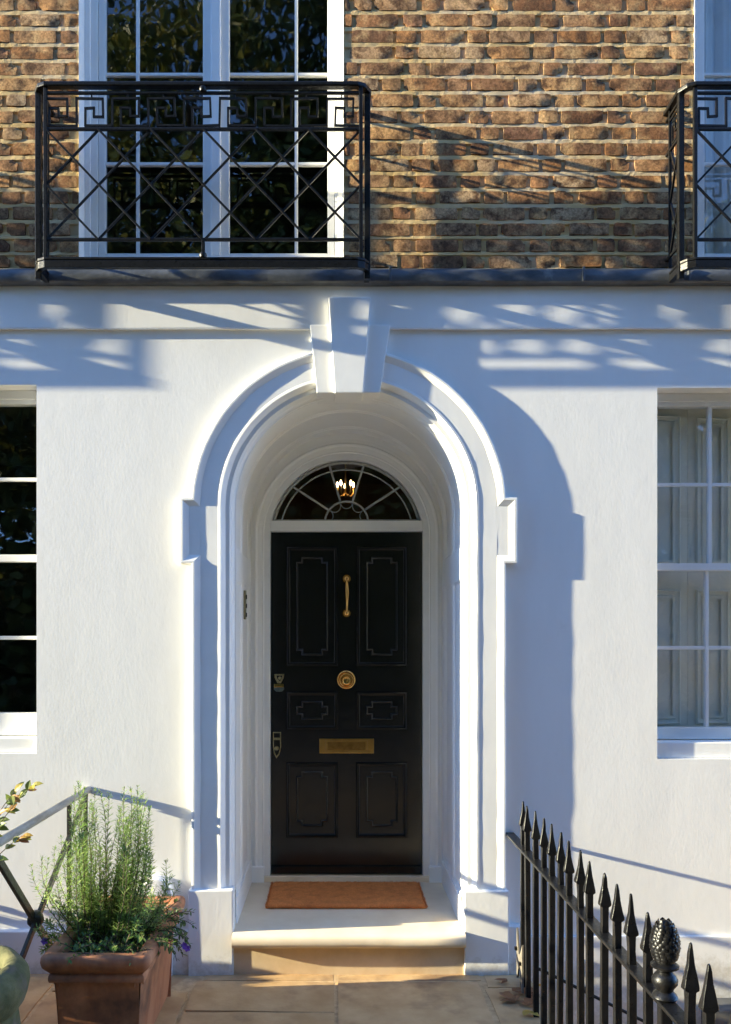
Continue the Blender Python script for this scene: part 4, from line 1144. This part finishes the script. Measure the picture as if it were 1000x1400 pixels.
for (a_, b_) in tips:
    A = Vector((ux+rn.uniform(-.05,.05), uy+rn.uniform(-.05,.05), .60)); B_ = Vector((PX(b_[0],yS), yS+rn.uniform(-.05,.05), PZ(b_[1],yS)))
    mid_ = Vector((PX(a_[0],yS), yS, PZ(a_[1],yS)))
    pts = [A*(1-t)**2 + mid_*2*t*(1-t) + B_*t*t for t in [i/10 for i in range(11)]]
    sm.tube(pts, [.0035*(1-.7*i/10) for i in range(11)], 5, False)
    for t in (.62,.74,.84,.92,.97,1.0):
        i0 = min(9, int(t*10)); c = pts[i0].lerp(pts[i0+1], t*10-i0)
        d = (pts[i0+1]-pts[i0]).normalized()
        for s in (-1, 1):
            leaf(lm, c, d*rn.uniform(.2,.9) + Vector((rn.uniform(-.5,.9), rn.uniform(-.9,.3), rn.uniform(-.7,.7))), Vector((rn.uniform(-.3,.3),-.7,.7)), rn.uniform(.030,.046), rn.uniform(.017,.024), .3)
set_props(lm.build('leaves', M['autumn'], ap, weld=False), kind='stuff'); set_props(sm.build('stems', M['bark'], ap, weld=False), kind='stuff')

# ------------------------------------------------------------------ fallen leaves by the railing
fl = [(728,1352,'y',.05,0),(712,1361,'d',.075,.4),(705,1372,'d',.08,2.2),(722,1378,'d',.07,1.2),(716,1392,'y',.05,.9),(694,1345,'d',.05,2.9),(701,1358,'d',.05,.1),(733,1367,'d',.05,1.9),(738,1393,'y',.05,2.4),(690,1366,'d',.05,1.0)]
desc = ['small yellow leaf curled against the foot of the railing','brown dry leaf lying beside the bracket plate','largest brown dry leaf on the paving beside the railing','crumpled brown leaf under the second railing bar','yellow leaf lying flat in front of the brown leaves','thin brown leaf nearest the white plinth block','small brown leaf between the plinth block and the leaf pile','brown leaf against the foot of the third railing bar','yellow leaf nearest the camera by the railing foot','lone brown leaf left of the leaf pile on the paving']
for (px, py, kd, L, a), ds in zip(fl, desc):
    Y = EYE*1150/(py-875); y_ = Y-DIST
    mb = MB(); c = Vector((PX(px,y_), y_, .010))
    L *= 1.25
    leaf(mb, c, Vector((math.cos(a), math.sin(a), .16)), Vector((0,0,1)), L, L*.55, .1)
    if kd == 'd' and L > .06:
        for s in (-.9, .9): leaf(mb, c, Vector((math.cos(a+s), math.sin(a+s), .2)), Vector((0,0,1)), L*.7, L*.35, .2)
    o = mb.build('fallen_leaf', M['yellow_leaf' if kd == 'y' else 'dry_leaf'], None, weld=False)
    set_props(o, ds, 'leaf', 'fallen leaves by the railing')

# ------------------------------------------------------------------ trees across the street, seen in the glass
def tree(x, y, hgt, rad, seed, label):
    rnd = random.Random(seed)
    t = empty('street_tree', (x, y, 0), label, 'tree', 'trees across the street')
    tk = MB(); top = hgt*.62
    tk.tube([(x,y,-.05),(x+.1,y,top*.4),(x-.1,y+.1,top*.75),(x,y,top)], [.34,.27,.20,.12], 10)
    cl = []
    for i in range(9):
        a = rnd.uniform(0, 6.28); z0_ = top*rnd.uniform(.45,.95); r_ = rad*rnd.uniform(.5,.85)
        e = (x+r_*math.cos(a), y+r_*math.sin(a), z0_+rad*rnd.uniform(.3,.9))
        tk.tube([(x,y,z0_),((x+e[0])/2,(y+e[1])/2,(z0_+e[2])/2+.3),e], [.11,.07,.03], 6)
    tk.build('trunk', M['bark'], t, smooth=60)
    lv = MB(); cz_ = hgt*.56
    for _ in range(230):
        while True:
            v = Vector((rnd.uniform(-1,1), rnd.uniform(-1,1), rnd.uniform(-1,1)))
            if .25 < v.length < 1: break
        c = Vector((x+v.x*rad, y+v.y*rad*.8, cz_+v.z*hgt*.42))
        cr = rnd.uniform(.5,1.0)
        for _ in range(190):
            p = c + Vector((rnd.gauss(0,1), rnd.gauss(0,1), rnd.gauss(0,.8)))*cr*.55
            d = Vector((rnd.uniform(-1,1), rnd.uniform(-1,1), rnd.uniform(-1,.5)))
            quad_leaf(lv, p, d, Vector((rnd.uniform(-1,1), rnd.uniform(-1,1), rnd.uniform(-1,1))), .17, .11)
    lv.build('crown', M['tree_leaf'], t, weld=False)
    return t
t1 = tree(-3.0, -13.0, 16.5, 4.0, 1, 'tallest leafy tree across the street, mirrored in the upper window')
t2 = tree(1.9, -14.0, 17.0, 4.0, 2, 'leafy tree across the street, mirrored in the fanlight')
for src, x, y, lab in ((t2, -10.4, -15.5, 'leafy tree across the street facing the dark sash window'),
                       (t2, 17.0, -15.5, 'leafy tree farthest right across the street'), (t1, -18.0, -16.5, 'leafy tree farthest left across the street'),
                       (t2, -6.6, -21.5, 'leafy tree in the back row behind the dark sash window tree'), (t1, -.4, -22.0, 'leafy tree in the back row straight behind the camera'),
                       (t2, 6.2, -21.0, 'leafy tree in the back row between the fanlight and shutter trees'), (t1, 13.2, -22.0, 'leafy tree in the back row on the right')):
    c = copy_tree(src, (0, 0, 0)); c.location.x = x; c.location.y = y; c['label'] = lab
hd = MB(); rnd = random.Random(3)  # tall hedge added as a screen: cuts low sky, darkens the glass reflections
for _ in range(60000):
    x = rnd.uniform(-26, 26); z = 7.2*rnd.random()**1.15; y = -10.9 + rnd.uniform(-.9,.9) + .3*math.sin(x*1.3)
    z *= 1 + .12*math.sin(x*.7) + .08*math.sin(x*2.3)
    quad_leaf(hd, Vector((x,y,z)), Vector((rnd.uniform(-1,1), rnd.uniform(-.6,1), rnd.uniform(-1,.6))), Vector((rnd.uniform(-1,1), rnd.uniform(-1,1), rnd.uniform(-1,1))), .24, .17)
hg = hd.build('hedge', M['tree_leaf'], None, weld=False)
set_props(hg, 'unseen long dark hedge added across the street to block the low sky', 'hedge', kind='stuff')

# ------------------------------------------------------------------ unseen low hedge left of the path, added to shade the trough and plinth
bh = MB(); rnd = random.Random(8)
for _ in range(12000):
    y = rnd.uniform(-2.3, -.08); top = .42 if y > -.62 else .78
    x = -2.25 + rnd.uniform(-.2,.2); z = rnd.uniform(.02, top)
    quad_leaf(bh, Vector((x,y,z)), Vector((rnd.uniform(-1,1), rnd.uniform(-1,1), rnd.uniform(-.6,1))), Vector((rnd.uniform(-1,1), rnd.uniform(-1,1), rnd.uniform(-1,1))), .055, .035)
set_props(bh.build('shade_hedge', M['tree_leaf'], None, weld=False), 'unseen low hedge added left of the path to shade the trough and plinth', 'hedge', kind='stuff')

# ------------------------------------------------------------------ unseen wall added behind the hedge to block sky gaps in reflections
gw = MB().box(-27, 27, -12.35, -12.1, -.03, 3.1).build('screen_wall', M['riser_stone'], None)
set_props(gw, 'unseen plain stone wall added behind the long hedge to block sky gaps', 'wall')
MB().box(-27.05, 27.05, -12.4, -12.05, 3.1, 3.2).build('coping', M['riser_stone'], gw, bevel=.02)
